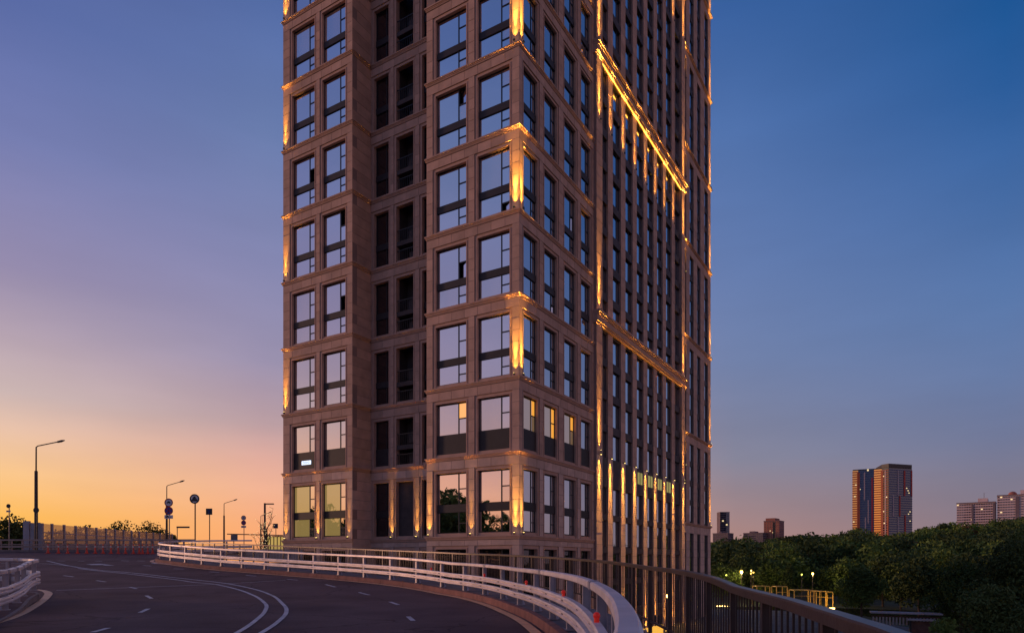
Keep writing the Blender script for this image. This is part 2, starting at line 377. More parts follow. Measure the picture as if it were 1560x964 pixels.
# raised service strip between kerb and fence, with its kerb
KERB_OFF = -.30
kin = offset(bar, KERB_OFF)                       # kerb line on the road side
def strip(name, pa, pb, dz, material, **kw):
    m = MB(); n = len(pa)
    for (xa, ya), (xb, yb) in zip(pa, pb): m.v += [(xa, ya, zr(ya)+dz), (xb, yb, zr(yb)+dz)]
    m.f = [(2*i, 2*i+1, 2*i+3, 2*i+2) for i in range(n-1)]
    return build(m, name, material, **kw)
nb = len(bar)-14
walk = strip('service_walkway', offset(bar, -.12), np.array([fen[int(i*(len(fen)-1)/(len(bar)-1))] for i in range(len(bar))]), .20, 'walk_concrete', origin=(1, 10, -1.5), kind='structure')
# kerb: separate stones of 2 m
kb = empty('kerb', (1, 10, zr(10)), label='reddish concrete kerb stones under the curving steel guard rail', cat='kerb')
kp = smooth_path(kin.tolist()[::4], .25)
for i in range(0, len(kp)-8, 8):
    m = MB(); sg = kp[i:i+9].copy(); sg[-1] = sg[-2]+(sg[-1]-sg[-2])*.93
    m.sweep(P3(sg), [(0, -.05), (.02, .235), (.20, .245), (.20, -.05)])
    build(m, 'kerb_stone', 'kerb_concrete', kb)
yl = offset(kp, -.20)
yline = strip('edge_line', offset(kp, -.36), offset(kp, -.10), .022, 'yellow_paint', origin=(1, 10, -1.6), kind='structure')

# ------------------------------------------------------------------ road markings
def marking(name, pix, w, dash=None, material='white_paint'):
    P = [road_at(*p) for p in pix]; path = smooth_path([(p.x, p.y) for p in P], .35) if len(P) > 2 else np.array([(p.x, p.y) for p in P])
    if len(P) == 2: path = np.array([path[0]+(path[1]-path[0])*t for t in np.linspace(0, 1, 6)])
    return strip(name, offset(path, -w/2), offset(path, w/2), .012, material, origin=(P[0].x, P[0].y, P[0].z), kind='structure')
marking('lane_line', [(71,854),(119,864),(205,872.7),(270,880),(295,882.7),(351,889.5),(407,903.5),(431,920),(436,933),(422,948),(401,962),(375,976)], .13)
marking('lane_line', [(119,865.5),(205,875),(270,883),(295,886.7),(332,890.5),(379,903.5),(403,918),(404,930),(388,946),(364,962),(335,976)], .13)
marking('lane_line', [(86,899),(220,894),(332,889.5),(435,883.5)], .10)
marking('lane_line', [(0,857.5),(71,858.5),(119,863.5)], .10)
for a, b in [((265,866),(280,866.4)),((319,870.6),(334,871.6)),((375,876),(390,877.2)),((437,882),(454,883.4)),((496,890),(511,894)),((547,902),(563,906)),((594,916.5),(607,921)),((622,939),(629.5,945.5)),
             ((45,870.7),(60,871.3)),((97,876.5),(112,878.3)),((147,884),(161,886)),((198,894),(208,896.5)),((223,907),(231,911.5)),((213,933),(226,927)),((141,963),(165,956.5)),
             ((88,854),(99,854.2)),((119,854.2),(129,854.4)),((145,854.2),(156,854.4)),((185,853.8),(196,854.2)),((209,854),(221,854.2)),((218,861),(230,861.8))]:
    marking('lane_dash', [a, b], .14)
def arrow(pix, sgn=1):
    P = [road_at(*p) for p in pix]; m = MB(); m.v = [(p.x, p.y, p.z+.012) for p in P]; m.f = [tuple(range(len(P)))]
    build(m, 'direction_arrow', 'white_paint', origin=P[0], kind='structure')
arrow([(131,859.2),(153,858.4),(175,861.2),(160,861.0),(156,860.2),(140,860.3)])
arrow([(229,857.6),(246,856.9),(265,859.8),(252,859.4),(247,858.6),(236,858.4)])

# ------------------------------------------------------------------ guard rails
WB = [(-.045,-.155),(-.075,-.15),(-.075,-.04),(-.03,-.02),(-.03,.02),(-.075,.04),(-.075,.15),(-.045,.155),(0,.05),(0,-.05)]
def guard_rail(path, label, name='guard_rail', post_step=6, back=False, zb=.22, reflect=(), o=(0, 0, 0), mbar='galvanised', capseg=20, dzf=None):
    g = empty(name, o, label=label, cat='guard rail', group='galvanised guard rails along the ramp')
    p = P3(path, zb)
    if dzf: p = [(x, y, z+dzf(y)) for x, y, z in p]
    def segs(prof, nm, step):
        for i in range(0, len(p)-1, step):
            m = MB(); q = p[i:i+step+1]
            m.sweep(q, prof); build(m, nm, mbar, g)
    s = 1
    top = [(-.11,1.085),(-.11,1.165),(-.09,1.185),(.01,1.185),(.03,1.165),(.03,1.085),(.01,1.065),(-.09,1.065)]
    segs(top, 'top_rail', capseg)
    for zc, nm in ((.62, 'middle_beam'), (.34, 'lower_beam')):
        prof = [(-.15,zc-.09),(-.165,zc-.06),(-.165,zc-.035),(-.12,zc-.01),(-.12,zc+.01),(-.165,zc+.035),(-.165,zc+.06),(-.15,zc+.09),(-.05,zc+.09),(-.04,zc+.06),(-.04,zc-.06),(-.05,zc-.09)]
        segs(prof, nm, capseg)
    for i in range(capseg, len(p)-2, capseg):
        m = MB(); a = Vector(p[i]); t_ = (Vector(p[i+1])-a).normalized()
        m.sweep([a-t_*.14, a+t_*.14], [(x*1.0+(-.012 if x < -.04 else .012), z+(.010 if z > 1.12 else -.010)) for x, z in top]); build(m, 'rail_sleeve', 'post_steel', g)
    bolts = MB()
    for i in range(3, len(p), post_step):
        a = Vector(p[i]); t_ = (Vector(p[min(i+1, len(p)-1)])-Vector(p[i-1])); t_.z = 0; t_.normalize(); r_ = Vector((t_.y, -t_.x, 0))
        for zc in (.62, .34):
            for q in (-.05, .05): c = a+t_*q-r_*.115+Vector((0, 0, zc)); bolts.tube([c, c-r_*.03], .016, 6)
    build(bolts, 'bolt_heads', 'post_steel', g, kind='stuff')
    for i in range(3, len(p), post_step):
        a = Vector(p[i]); t = (Vector(p[min(i+1, len(p)-1)])-Vector(p[i-1])); t.z = 0; t.normalize(); r = Vector((t.y, -t.x, 0))
        m = MB()
        def bb(a0, a1, c0, c1, z0, z1):
            m.box8([a+t*x+r*y+Vector((0,0,z)) for z in (z0, z1) for x, y in ((a0,c0),(a1,c0),(a1,c1),(a0,c1))])
        bb(-.055, .055, .0-.035, -.027, 0, 1.04); bb(-.004, .004, -.027, .095, 0, 1.04); bb(-.055, .055, .095, .103, 0, 1.04)
        bb(-.11, .11, -.08, .16, -.0, .02)
        m.box8([a+t*x+r*y+Vector((0,0,z)) for z, w in ((.02,.12),(.30,.004)) for x, y in ((-w,.105),(w,.105),(w,.115+w*.6),(-w,.115+w*.6))])
        build(m, 'post', 'post_steel', g)
    for i in reflect:
        a = Vector(p[i]); t = (Vector(p[i+1])-Vector(p[i-1])); t.z = 0; t.normalize(); r = Vector((t.y, -t.x, 0))
        m = MB(); c = a+r*(-.10)+Vector((0, 0, .71)); m.tube([c, c+Vector((0,0,.075))], [.035, .035], 10); m.sphere(c+Vector((0,0,.085)), .047, 10, 6)
        build(m, 'reflector', 'red_plastic', g)
    return g
def idx_at(px):
    b = [abs(proj((x, y, zr(y)))[0]-px) if y > 2 else 1e9 for x, y in bar]; return int(np.argmin(b))
guard_rail(bar, 'long pale steel guard rail curving along the right edge of the road', reflect=[idx_at(p) for p in (662, 743, 806, 864)]+[int(np.argmin([abs(y-8.3) for x, y in bar]))], o=(1.2, 12, zr(12)))

# left island guard rail
ISL = [(-10.6,12.4),(-12.4,15.3),(-14.2,18.5),(-15.8,21.3),(-17.25,23.6),(-18.0,24.9),(-18.4,25.7),(-19.0,26.3),(-20.2,26.8),(-22.2,27.3),(-26,28.6)]
isl = smooth_path([(x, y) for x, y in ISL], .4)
def idz(y): return max(0, (y-19)*.03)
guard_rail(isl[::-1], 'short guard rail looping round the tip of the traffic island at the left edge', zb=.2, o=(-19, 26, zr(26)), capseg=4, dzf=idz)
im = MB(); pin = offset(isl, .06)
im.v = [(x, y, zr(y)+.05+idz(y)) for x, y in pin]+[(-28, 28.6, zr(28.5)+.30), (-20, 12.4, zr(12.4)+.05)]
im.f = [tuple(range(len(im.v)))]
build(im, 'traffic_island', 'asphalt', origin=(-20, 24, -1.4), kind='structure')
ik = MB(); ik.sweep([(x, y, z+idz(y)) for x, y, z in P3(offset(isl, .10))], [(-.08, -.35), (-.08, .06), (.03, .06), (.04, -.35)]); build(ik, 'island_kerb', 'walk_concrete', origin=(-19, 26, -1.4), kind='structure')
yo = [(-12,953),(0,949),(28,940),(55,926),(72,914),(80,905),(78,901.5),(70,899),(58,897.5)]; yi = [(-12,945),(0,942.5),(27,933),(48,922),(62,912),(67.5,905),(66,902),(62,900),(54,898.5)]
def rp(P): return [tuple(road_at(*p))[:2] for p in P]
def resm(P, n=40):
    A = smooth_path(P, .1); k = np.linspace(0, len(A)-1, n).astype(int); return A[k]
strip('edge_line', resm(rp(yi)), resm(rp(yo)), .012, 'yellow_paint', origin=(-19, 25, -1.5), kind='structure')

# ------------------------------------------------------------------ brown fence on the outer edge
FZY = [-6, 0, 2.8, 3.5, 4.65, 5.8, 6.9, 8.3, 10.5, 13.4, 19.8, 25.5, 31.5, 37, 41.5, 47, 52]
FZZ = [-.45, -.36, -.30, -.275, -.26, -.25, -.25, -.19, -.14, -.10, .06, .25, .41, .66, .92, 1.28, 1.62]
def fz(y): return float(np.interp(y, FZY, FZZ))
ff = empty('ramp_fence', (2.5, 9, zr(9)), label='brown metal railing of upright bars along the outer edge of the ramp', cat='railing')
ffp = smooth_path(FEN, .165)
hp = [(float(x), float(y), fz(y)) for x, y in ffp]
for i in range(0, len(hp)-1, 10):
    m = MB(); m.sweep(hp[i:i+11], [(-.05,-.075),(-.05,-.012),(-.042,0),(.042,0),(.05,-.012),(.05,-.075)]); build(m, 'handrail', 'fence_brown', ff)
    m = MB(); m.sweep([(x, y, z-1.12) for x, y, z in hp[i:i+11]], [(-.025,-.02),(-.025,.02),(.025,.02),(.025,-.02)]); build(m, 'bottom_rail', 'fence_brown', ff)
pm = MB(); pm.box(-.03, .03, -.035, .035, -1.36, -.07); pmesh = mesh_from('post', pm.v, pm.f, 'fence_brown')
bm_ = MB(); bm_.box(-.006, .006, -.008, .008, -1.12, -.07); bmesh_ = mesh_from('baluster', bm_.v, bm_.f, 'fence_brown')
nbal = 0; far = MB()
for i in range(len(hp)):
    x, y, z = hp[i]; a, b = ffp[max(i-1, 0)], ffp[min(i+1, len(ffp)-1)]; ang = math.atan2(b[1]-a[1], b[0]-a[0])
    M = Matrix.Translation((x, y, z)) @ Matrix.Rotation(ang, 4, 'Z')
    if i % 10 == 0: place(pmesh, 'post', ff, M)
    elif i % 10 in (2, 3, 4, 6, 7, 8) or True:
        if y > 1.2 and nbal < 290: place(bmesh_, 'baluster', ff, M); nbal += 1
        elif y > -5: far.box8([M @ Vector(v) for v in bm_.v])
build(far, 'baluster_run', 'fence_brown', ff, kind='stuff')

# ------------------------------------------------------------------ the big residential tower
CO = Vector((.554, 51.1, 0)); UL = Vector((-.8563, .5165, 0)).normalized(); UR = Vector((-UL.y, UL.x, 0))*-1
UR = Vector((.5165, .8563, 0)).normalized()
ZG = -8.0; TOPZ = 96.0
tower = empty('apartment_tower', (CO.x, CO.y, ZG), label='tall stone-clad apartment tower with amber uplights beside the ramp', cat='tower')
class Fac:
    def __init__(s, O, n):
        s.O = O; s.n = n; s.x = n.cross(Vector((0, 0, 1)))
        s.M = Matrix(((s.x.x, s.n.x, 0, O.x), (s.x.y, s.n.y, 0, O.y), (0, 0, 1, O.z), (0, 0, 0, 1)))
    def p(s, x, d, z): return s.O+s.x*x+s.n*d+Vector((0, 0, z))
    def box(s, mb, x0, x1, z0, z1, d0, d1):
        if x1 < x0: x0, x1 = x1, x0
        # x, n, z is right handed
        mb.box8([s.p(x, d, z) for z in (z0, z1) for x, d in ((x0, d0), (x1, d0), (x1, d1), (x0, d1))])
nL = -UR; nR = -UL
FL = Fac(CO, nL)                            # x runs to the left along the street face
FR = Fac(CO, nR)                            # x = -s, s running away along the right face
FREC = Fac(CO+UR*2.4, nL)                   # recessed centre of the street face
FSIDE = Fac(CO+UL*17.5+UR*2.4, nR)          # side of the left wing, x = 0 at the back to -(-2.4) at the front
walls = MB(); trims = MB(); darkw = MB(); slabs = []; logg = MB(); boxes = []
J = .017
def clad(F, x0, x1, z0, z1, d=0.0, dx=1.6, dz=.95, m='stone', back=-.60, th=.035, wallmb=None):
    if x1 < x0: x0, x1 = x1, x0
    F.box(walls if wallmb is None else wallmb, x0, x1, z0, z1, back, d-.02)
    nx = max(1, int(round((x1-x0)/dx))); nz = max(1, int(round((z1-z0)/dz)))
    for i in range(nx):
        for j in range(nz):
            a, b = x0+(x1-x0)*i/nx, x0+(x1-x0)*(i+1)/nx; c, e = z0+(z1-z0)*j/nz, z0+(z1-z0)*(j+1)/nz
            slabs.append((F, a+(J if i else .002), b-(J if i < nx-1 else .002), c+J, e-J, d-th, d+rnd.uniform(-.003, .003), m))
def cornice(F, x0, x1, z, capL=0.0, capR=0.0, k=1.0):
    """stepped moulding whose top is at z; capL / capR extend the low-x / high-x end by the projection"""
    cm_ = MB()
    for z0, z1, pr in ((-.30, -.20, .05), (-.20, -.11, .09), (-.11, 0, .15)):
        pr *= k; F.box(cm_, x0-(pr if capL else 0), x1+(pr if capR else 0), z+z0, z+z1, 0.0, pr)
    build(cm_, 'cornice', 'stone_trim', tower)
panes = []; wins = []; vr = random.Random(77)
_fm = {}
def frame_mesh(w, h, lay, sp):
    key = (round(w, 2), round(h, 2), lay, sp)
    if key in _fm: return _fm[key]
    m = MB(); t = .075
    def b(x0, x1, z0, z1, d0=-.04, d1=.05): m.box(x0, x1, d0, d1, z0, z1)
    b(0, t, 0, h); b(w-t, w, 0, h); b(t, w-t, 0, t); b(t, w-t, h-t, h)
    for a, c in lay: b(*a, *c)
    me = mesh_from('window', m.v, m.f, 'frame_metal'); _fm[key] = me; return me
def window(F, x0, x1, z0, z1, dg, sp0, sp1, kind='double', gm='window_glass', flip=False, spd=.10, open_=None, panelonly=False, mats=None):
    """frame + panes + dark spandrel. sp0..sp1 = spandrel heights"""
    if x1 < x0: x0, x1 = x1, x0
    w = x1-x0; cas = .30*w if not flip else .70*w; t = .075
    bars = []; rects = []
    def field(za, zb, tr):
        bars.append(((cas-.045, cas+.045), (za, zb)))
        lo, hi = ((t, cas-.045), (cas+.045, w-t)) if not flip else ((cas+.045, w-t), (t, cas-.045))
        rects.append((hi[0], hi[1], za+t*.4, zb-t*.4, 0))
        if tr:
            zm = za+(zb-za)*tr; bars.append(((lo[0], lo[1]), (zm-.045, zm+.045)))
            rects.append((lo[0], lo[1], za+t*.4, zm-.045, 1)); rects.append((lo[0], lo[1], zm+.045, zb-t*.4, 1))
        else: rects.append((lo[0], lo[1], za+t*.4, zb-t*.4, 1))
    h = z1-z0; s0, s1 = sp0-z0, sp1-z0
    if s0 > .4: field(t, s0, .45 if kind == 'double' else 0)
    if h-s1 > .3: field(s1, h-t, .5 if kind == 'double' else 0)
    me = frame_mesh(w, h, tuple(((round(a[0],2), round(a[1],2)), (round(c[0],2), round(c[1],2))) for a, c in bars), kind)
    M = F.M @ Matrix.Translation((x0, dg, z0))
    o = place(me, 'window', tower, M)
    if s1 > s0+.05:
        place(unitbox('spandrel'), 'spandrel', o, M @ Matrix.Translation((w/2, spd/2-.02, (max(s0, .02)+s1)/2)) @ Matrix.Diagonal((w-.02, spd+.06, s1-max(s0, .02), 1)))
    for i, (a, b, c, e, cs) in enumerate(rects):
        g = gm
        if g == 'window_glass' and (vr.random() < .14): g = 'window_glass_curtain'
        if mats and i in mats: g = mats[i]
        tilt = Matrix.Rotation(rnd.gauss(0, .0025), 4, 'Z') @ Matrix.Rotation(rnd.gauss(0, .0025), 4, 'X')
        if open_ == i: tilt = Matrix.Translation((0, -.10, 0)) @ Matrix.Rotation(R(-16), 4, 'Z')
        Mp = M @ Matrix.Translation(((a+b)/2, 0, (c+e)/2)) @ tilt @ Matrix.Diagonal((b-a, .02, e-c, 1))
        c0 = Mp @ Vector((0, 0, 0)); pj = proj(c0); size = (b-a)*(e-c)/max(pj[2], 1)**2*abs(F.n.dot(c0.normalized()))
        if not (-60 < pj[0] < 1620 and -60 < pj[1] < 1000): size *= .01
        panes.append((size, o, Mp, g))
    return o
ZC = [2.07, 8.57, 14.3, 20.7, 27.1, 33.6, 39.9, 46.2, 52.5, 58.9]
def surround(F, x0, x1, z0, z1, d, w=.27, dp=-.075):
    trims = MB(); F.box(trims, x0-w, x0, z0, z1+w, d-.5, d+dp); F.box(trims, x1, x1+w, z0, z1+w, d-.5, d+dp); F.box(trims, x0+.001, x1-.001, z1, z1+w, d-.5, d+dp)
    # inner bead
    F.box(trims, x0-.10, x0-.001, z0, z1+.10, d+dp, d+dp+.035); F.box(trims, x1+.001, x1+.10, z0, z1+.10, d+dp, d+dp+.035); F.box(trims, x0, x1, z1+.001, z1+.10, d+dp, d+dp+.035)
    build(trims, 'window_surround', 'stone_trim', tower)
def double_facade(F, xa, xb, ops, zi, m='stone', rand_open=.12, gm='window_glass', dg=-.36, wsp=None, capA=0, capB=0, styles=None, recess=False):
    """ops sorted along x; zi index range into ZC"""
    for i in zi:
        z0, z1 = ZC[i], ZC[i+1]; mm = 'stone_base_lit' if i == 0 else m
        h = z1-z0; zo0, zo1 = z0+.24, z1-1.32
        xs = [xa]
        for a, b in ops: xs += [a-.27, b+.27]
        xs.append(xb)
        for k in range(0, len(xs), 2):
            if xs[k+1]-xs[k] > .05: clad(F, xs[k], xs[k+1], z0, zo1+.27, 0, 1.3, .92, mm)
        clad(F, xa, xb, zo1+.27, z1-.34, 0, 1.35, 1.2, mm)
        F.box(walls, xa, xb, z1-.34, z1, -.6, -.001)
        for k, (a, b) in enumerate(ops):
            surround(F, a, b, z0+.0, zo1, 0)
            F.box(trims, a, b, z0-.001, zo0, -.5, -.12)
            if i == 0: s0, s1 = zo0+1.72, zo0+2.38
            elif i == 1: s0, s1 = zo0-.2, zo0+1.62
            else: s0, s1 = zo0+1.55, zo0+2.12
            if styles: styles(F, i, k, a, b, zo0, zo1, s0, s1)
            else:
                op = rnd.choice([1, 2, 4, 5]) if rnd.random() < rand_open and i > 1 else None
                window(F, a, b, zo0, zo1, dg, s0, s1, gm=gm, open_=op)
    for i in list(zi)+[zi[-1]+1]:
        if i == zi[0] and i != 0: continue
        cornice(F, xa, xb, ZC[i], capA, capB)
# --- street face, right bay
def st_bay(F, i, k, a, b, zo0, zo1, s0, s1):
    mats = None
    if i == 1 and k == 1: mats = {2: 'lit_glass_warm'}
    window(F, a, b, zo0, zo1, -.36, s0, s1, mats=mats, open_={(3,1): 4, (4,0): 1, (5,1): 5, (3,0): None}.get((i, k)))
double_facade(FL, .003, 9.0, [(.9, 3.9), (5.0, 8.1)], range(0, 7), styles=st_bay, capA=1, capB=1)
# --- street face, left wing
def st_wing(F, i, k, a, b, zo0, zo1, s0, s1):
    mats = {0: 'lit_glass_green'} if i == 0 else None
    if i == 0: mats = {0: 'lit_glass_green', 3: 'lit_glass_green'}
    window(F, a, b, zo0, zo1, -.36, s0, s1, mats=mats, open_={(4,0): 5, (5,1): 4, (3,0): 4}.get((i, k)))
double_facade(FL, 17.5, 26.7, [(18.4, 21.4), (22.4, 25.5)], range(0, 9), styles=st_wing, capA=1, capB=1)
# --- recessed centre
def st_rec(F, i, k, a, b, zo0, zo1, s0, s1):
    if k == 2 or (k == 1 and i == 0): pass
    if k == 1 and i > 0:       # open loggia: floor slab, rear wall, balcony front and air-conditioner rack
        F.box(logg, a, b, zo0+1.35, zo0+1.75, -1.6, -.12)
        darkw = MB()
        for q in range(9):
            x = a+(b-a)*(q+.5)/9
            F.box(darkw, x-.015, x+.015, zo0+1.75, zo0+2.75, -.22, -.19); F.box(darkw, x-.015, x+.015, zo0+.0, zo0+.9, -.22, -.19)
        F.box(darkw, a, b, zo0+2.75, zo0+2.81, -.24, -.17); F.box(darkw, a, b, zo0+.9, zo0+.96, -.24, -.17)
        build(darkw, 'balustrade', 'frame_metal', tower, kind='stuff')
        w = b-a; F.box(logg, a+.12*w, a+.5*w, zo0+2.0, zo0+2.7, -1.2, -.6); F.box(logg, a+.10*w, a+.46*w, zo0+.1, zo0+.75, -1.2, -.6)
    elif k == 1: boxes.append((F, a, b, zo0, zo1, -.5, -.42))
    else: window(F, a, b, zo0, zo1, -.42, s0, s1, gm='loggia_glass', kind='single')
double_facade(FREC, 9.003, 17.497, [(9.75, 11.45), (12.45, 14.45), (15.35, 17.15)], range(0, 8), styles=st_rec)
# --- wing return wall
for i in range(0, 9):
    mm = 'stone_base_lit' if i == 0 else 'stone'
    clad(FSIDE, .003, 2.397, ZC[i], ZC[i+1]-.34, 0, 2.4, .92, mm, back=-.2)
    FSIDE.box(walls, .003, 2.397, ZC[i+1]-.34, ZC[i+1], -.2, -.001)
    for z0, z1, pr in ((-.34, -.22, .07), (-.22, -.12, .13), (-.12, 0, .22)): FSIDE.box(trims, .22, 2.399, ZC[i+1]+z0, ZC[i+1]+z1, 0, pr*.98)
# --- right face, corner section (x = -s)
def sl(a, b): return (-b, -a)
def st_right(F, i, k, a, b, zo0, zo1, s0, s1):
    kk = 3-k; mats = None
    if i == 1 and kk < 3: mats = {0: 'lit_glass_pale', 1: 'lit_glass_warm', 2: 'lit_glass_warm'} if kk == 1 else {0: 'lit_glass_pale', 1: 'lit_glass_pale', 2: 'lit_glass_warm'}
    window(F, a, b, zo0, zo1, -.32, s0, s1, gm='window_glass_side', mats=mats, open_={(4,2): 4, (3,1): 1}.get((i, kk)))
double_facade(FR, -13.9, -.003, [sl(11.2, 13.3), sl(7.8, 10.1), sl(4.15, 6.4), sl(.75, 3.0)], range(0, 9), styles=st_right)
# --- basement storeys below the first cornice
def low_facade(F, xa, xb, ops, capA=0):
    clad(F, xa, xb, 1.28, ZC[0]-.34, 0, 1.35, 1.2, 'stone_base_lit'); F.box(walls, xa, xb, ZC[0]-.34, ZC[0], -.6, -.001)
    xs = [xa]
    for a, b in ops: xs += [a-.27, b+.27]
    xs.append(xb)
    for k in range(0, len(xs), 2):
        if xs[k+1]-xs[k] > .05: clad(F, xs[k], xs[k+1], ZG, 1.28, 0, 1.3, .92, 'stone_base_lit')
    for a, b in ops:
        surround(F, a, b, ZG, 1.0, 0); window(F, a, b, ZG+.3, 1.0, -.42, -4.2, -3.4, gm='loggia_glass', kind='single')
low_facade(FL, .003, 9.0, [(.9, 3.9), (5.0, 8.1)]); low_facade(FL, 17.5, 26.7, [(18.4, 21.4), (22.4, 25.5)])
low_facade(FREC, 9.003, 17.497, [(9.75, 11.45), (12.45, 14.45), (15.35, 17.15)])
low_facade(FR, -13.9, -.003, [sl(11.2, 13.3), sl(7.8, 10.1), sl(4.15, 6.4), sl(.75, 3.0)])
clad(FSIDE, .003, 2.397, ZG, ZC[0], 0, 2.4, .92, 'stone_base_lit', back=-.2)
# --- middle section of the right face: nine tall pilasters, eight window columns
PS = [14.6, 17.75, 21.15, 24.5, 27.85, 31.2, 34.5, 37.95, 41.6]; PW = .62
ZLOW = ZG
for k, s in enumerate(PS):
    w = PW if k not in (0, 8) else PW+.08
    pr = .10 if k not in (0, 8) else .30
    clad(FR, -(s+w), -(s-w), ZG, 10.2, pr, 2, 1.05, 'stone_base_lit'); clad(FR, -(s+w), -(s-w), 10.2, 78, pr, 2, 1.06, 'stone')
SPZ = [(z, .62) for z in (-5.25, -2.05, 1.15, 4.35)]+[(8.75, 2.9)]+[(13.1+3.2*k, .80) for k in range(0, 21)]
for k in range(8):
    a, b = PS[k]+PW, PS[k+1]-PW
    xa, xb = -b, -a
    for j in range(len(SPZ)-1):
        (za, ha), (zb, hb) = SPZ[j], SPZ[j+1]
        if j % 2 == 0 and j+2 < len(SPZ): zt = SPZ[j+2][0]-SPZ[j+2][1]/2
        elif j % 2 == 0: zt = zb-hb/2
        if j % 2 == 0:
            z0 = za+ha/2; lit = None
            s0, s1 = zb-hb/2, zb+hb/2
            mats = None
            if j == 4: mats = None
            window(FR, xa+.02, xb-.02, z0, zt, -.20, s0, s1, kind='single', gm='window_glass_side')
            # projecting dark box below the window
        boxes.append((FR, xa+.03, xb-.03, za-ha/2+.02, za+ha/2-.02, -.5, .04))
# green-lit rooms high in the tall dark panels
for k in (3, 4, 5, 6):
    a, b = PS[k]+PW+.25, PS[k+1]-PW-.15; 
    for q_ in range(2):
        m = MB(); FR.box(m, -b+(b-a)*(.5*q_+.06), -b+(b-a)*(.5*q_+.44), 8.5, 9.8, .045, .06); build(m, 'lit_window', 'lit_green', tower)
# bands over the middle section
for zb, zt in ((22.55, 23.75), (48.0, 49.25), (73.5, 74.75)):
    bands = MB(); x0, x1 = -(PS[8]+.72), -(PS[0]-.72)
    for z0, z1, pr in ((0, .18, .38), (.18, .42, .52), (.42, .78, .46), (.78, .98, .58), (.98, zt-zb, .72)):
        FR.box(bands, x0-pr*.3, x1+pr*.3, zb+z0, zb+z1, -.3, pr)
    build(bands, 'band_course', 'stone_trim', tower)
# --- far section of the right face
ZF = [5.2, 17.3, 30.2, 42.8, 55.4, 68.4, 81.1, 93.8]
FOPS = [sl(52.9, 54.8), sl(49.1, 50.8), sl(45.5, 47.4), sl(42.75, 43.9)]
for i in range(len(ZF)):
    z0 = ZF[i-1] if i else ZG; z1 = ZF[i]
    zo1 = z1-1.35; xa, xb = -56.3, -42.3; mm = 'stone_base_lit' if i == 0 else 'stone'
    xs = [xa]
    for a, b in FOPS: xs += [a, b]
    xs.append(xb)
    for k in range(0, len(xs), 2): clad(FR, xs[k], xs[k+1], z0, zo1, 0, 2, 1.05, mm)
    clad(FR, xa, xb, zo1, z1-.34, 0, 1.8, 1.2, mm); FR.box(walls, xa, xb, z1-.34, z1, -.6, -.001)
    cornice(FR, xa, xb, z1, 1, 0, 1.5)
    for a, b in FOPS:
        zz = [z0+.2+(zo1-z0-.2)*q/2 for q in range(3)]
        for q in range(2):
            zm = (zz[q]+zz[q+1])/2
            window(FR, a, b, zz[q]+(.0 if q == 0 else .35), zz[q+1]-(.35 if q == 0 else 0), -.24, zm-.35, zm+.35, kind='single', gm='window_glass_side')
        boxes.append((FR, a+.01, b-.01, zz[1]-.34, zz[1]+.34, -.5, -.14))
# --- core behind everything
core = MB()
def corebox(F, xa, xb, d0, d1, z0=ZG, z1=TOPZ): F.box(core, xa, xb, z0, z1, d0, d1)
corebox(FL, .6, 8.9, -56, -.62); corebox(FL, 9.1, 17.4, -56, -4.2); corebox(FL, 17.6, 26.6, -56, -.62)
build(core, 'core', 'dark_interior', tower)
# walls go on above the frame
for (F, xa, xb, ops, z0) in ((FL, 0, 9.0, [(.9, 3.9), (5.0, 8.1)], ZC[7]), (FL, 17.5, 26.7, [(18.4, 21.4), (22.4, 25.5)], ZC[9]),
                         (FREC, 9.0, 17.5, [(9.75, 11.45), (12.45, 14.45), (15.35, 17.15)], ZC[8]), (FR, -13.9, 0, [sl(11.2, 13.3), sl(7.8, 10.1), sl(4.15, 6.4), sl(.75, 3.0)], ZC[9])):
    xs = [xa]
    for a, b in ops: xs += [a, b]
    xs.append(xb)
    for k in range(0, len(xs), 2): F.box(walls, xs[k], xs[k+1], z0, TOPZ, -.6, -.01)
for k, s in enumerate(PS): FR.box(walls, -(s+PW), -(s-PW), 78, TOPZ, -.6, .15)
FSIDE.box(walls, 0, 2.4, ZC[9], TOPZ, -.2, -.01)
FL.box(walls, 26.62, 26.69, ZG, TOPZ, -56, -.6)
# small return walls that close the loggia behind the recess
FREC.box(walls, 9.0, 9.2, ZG, TOPZ, -1.9, -.6); FREC.box(logg, 12.3, 14.6, ZG, ZC[8], -1.75, -1.65); FREC.box(logg, 12.3, 12.44, ZG, ZC[8], -1.65, -.6); FREC.box(logg, 14.46, 14.6, ZG, ZC[8], -1.65, -.6)
build(walls, 'wall', 'wall_core', tower); build(trims, 'sill_course', 'stone_trim', tower, kind='stuff')
build(logg, 'loggia_wall', 'loggia', tower)
for F, a, b, c, e, d0, d1 in boxes:
    place(unitbox('loggia'), 'balcony_box', tower, F.M @ Matrix.Translation(((a+b)/2, (d0+d1)/2, (c+e)/2)) @ Matrix.Diagonal((b-a, d1-d0, e-c, 1)))
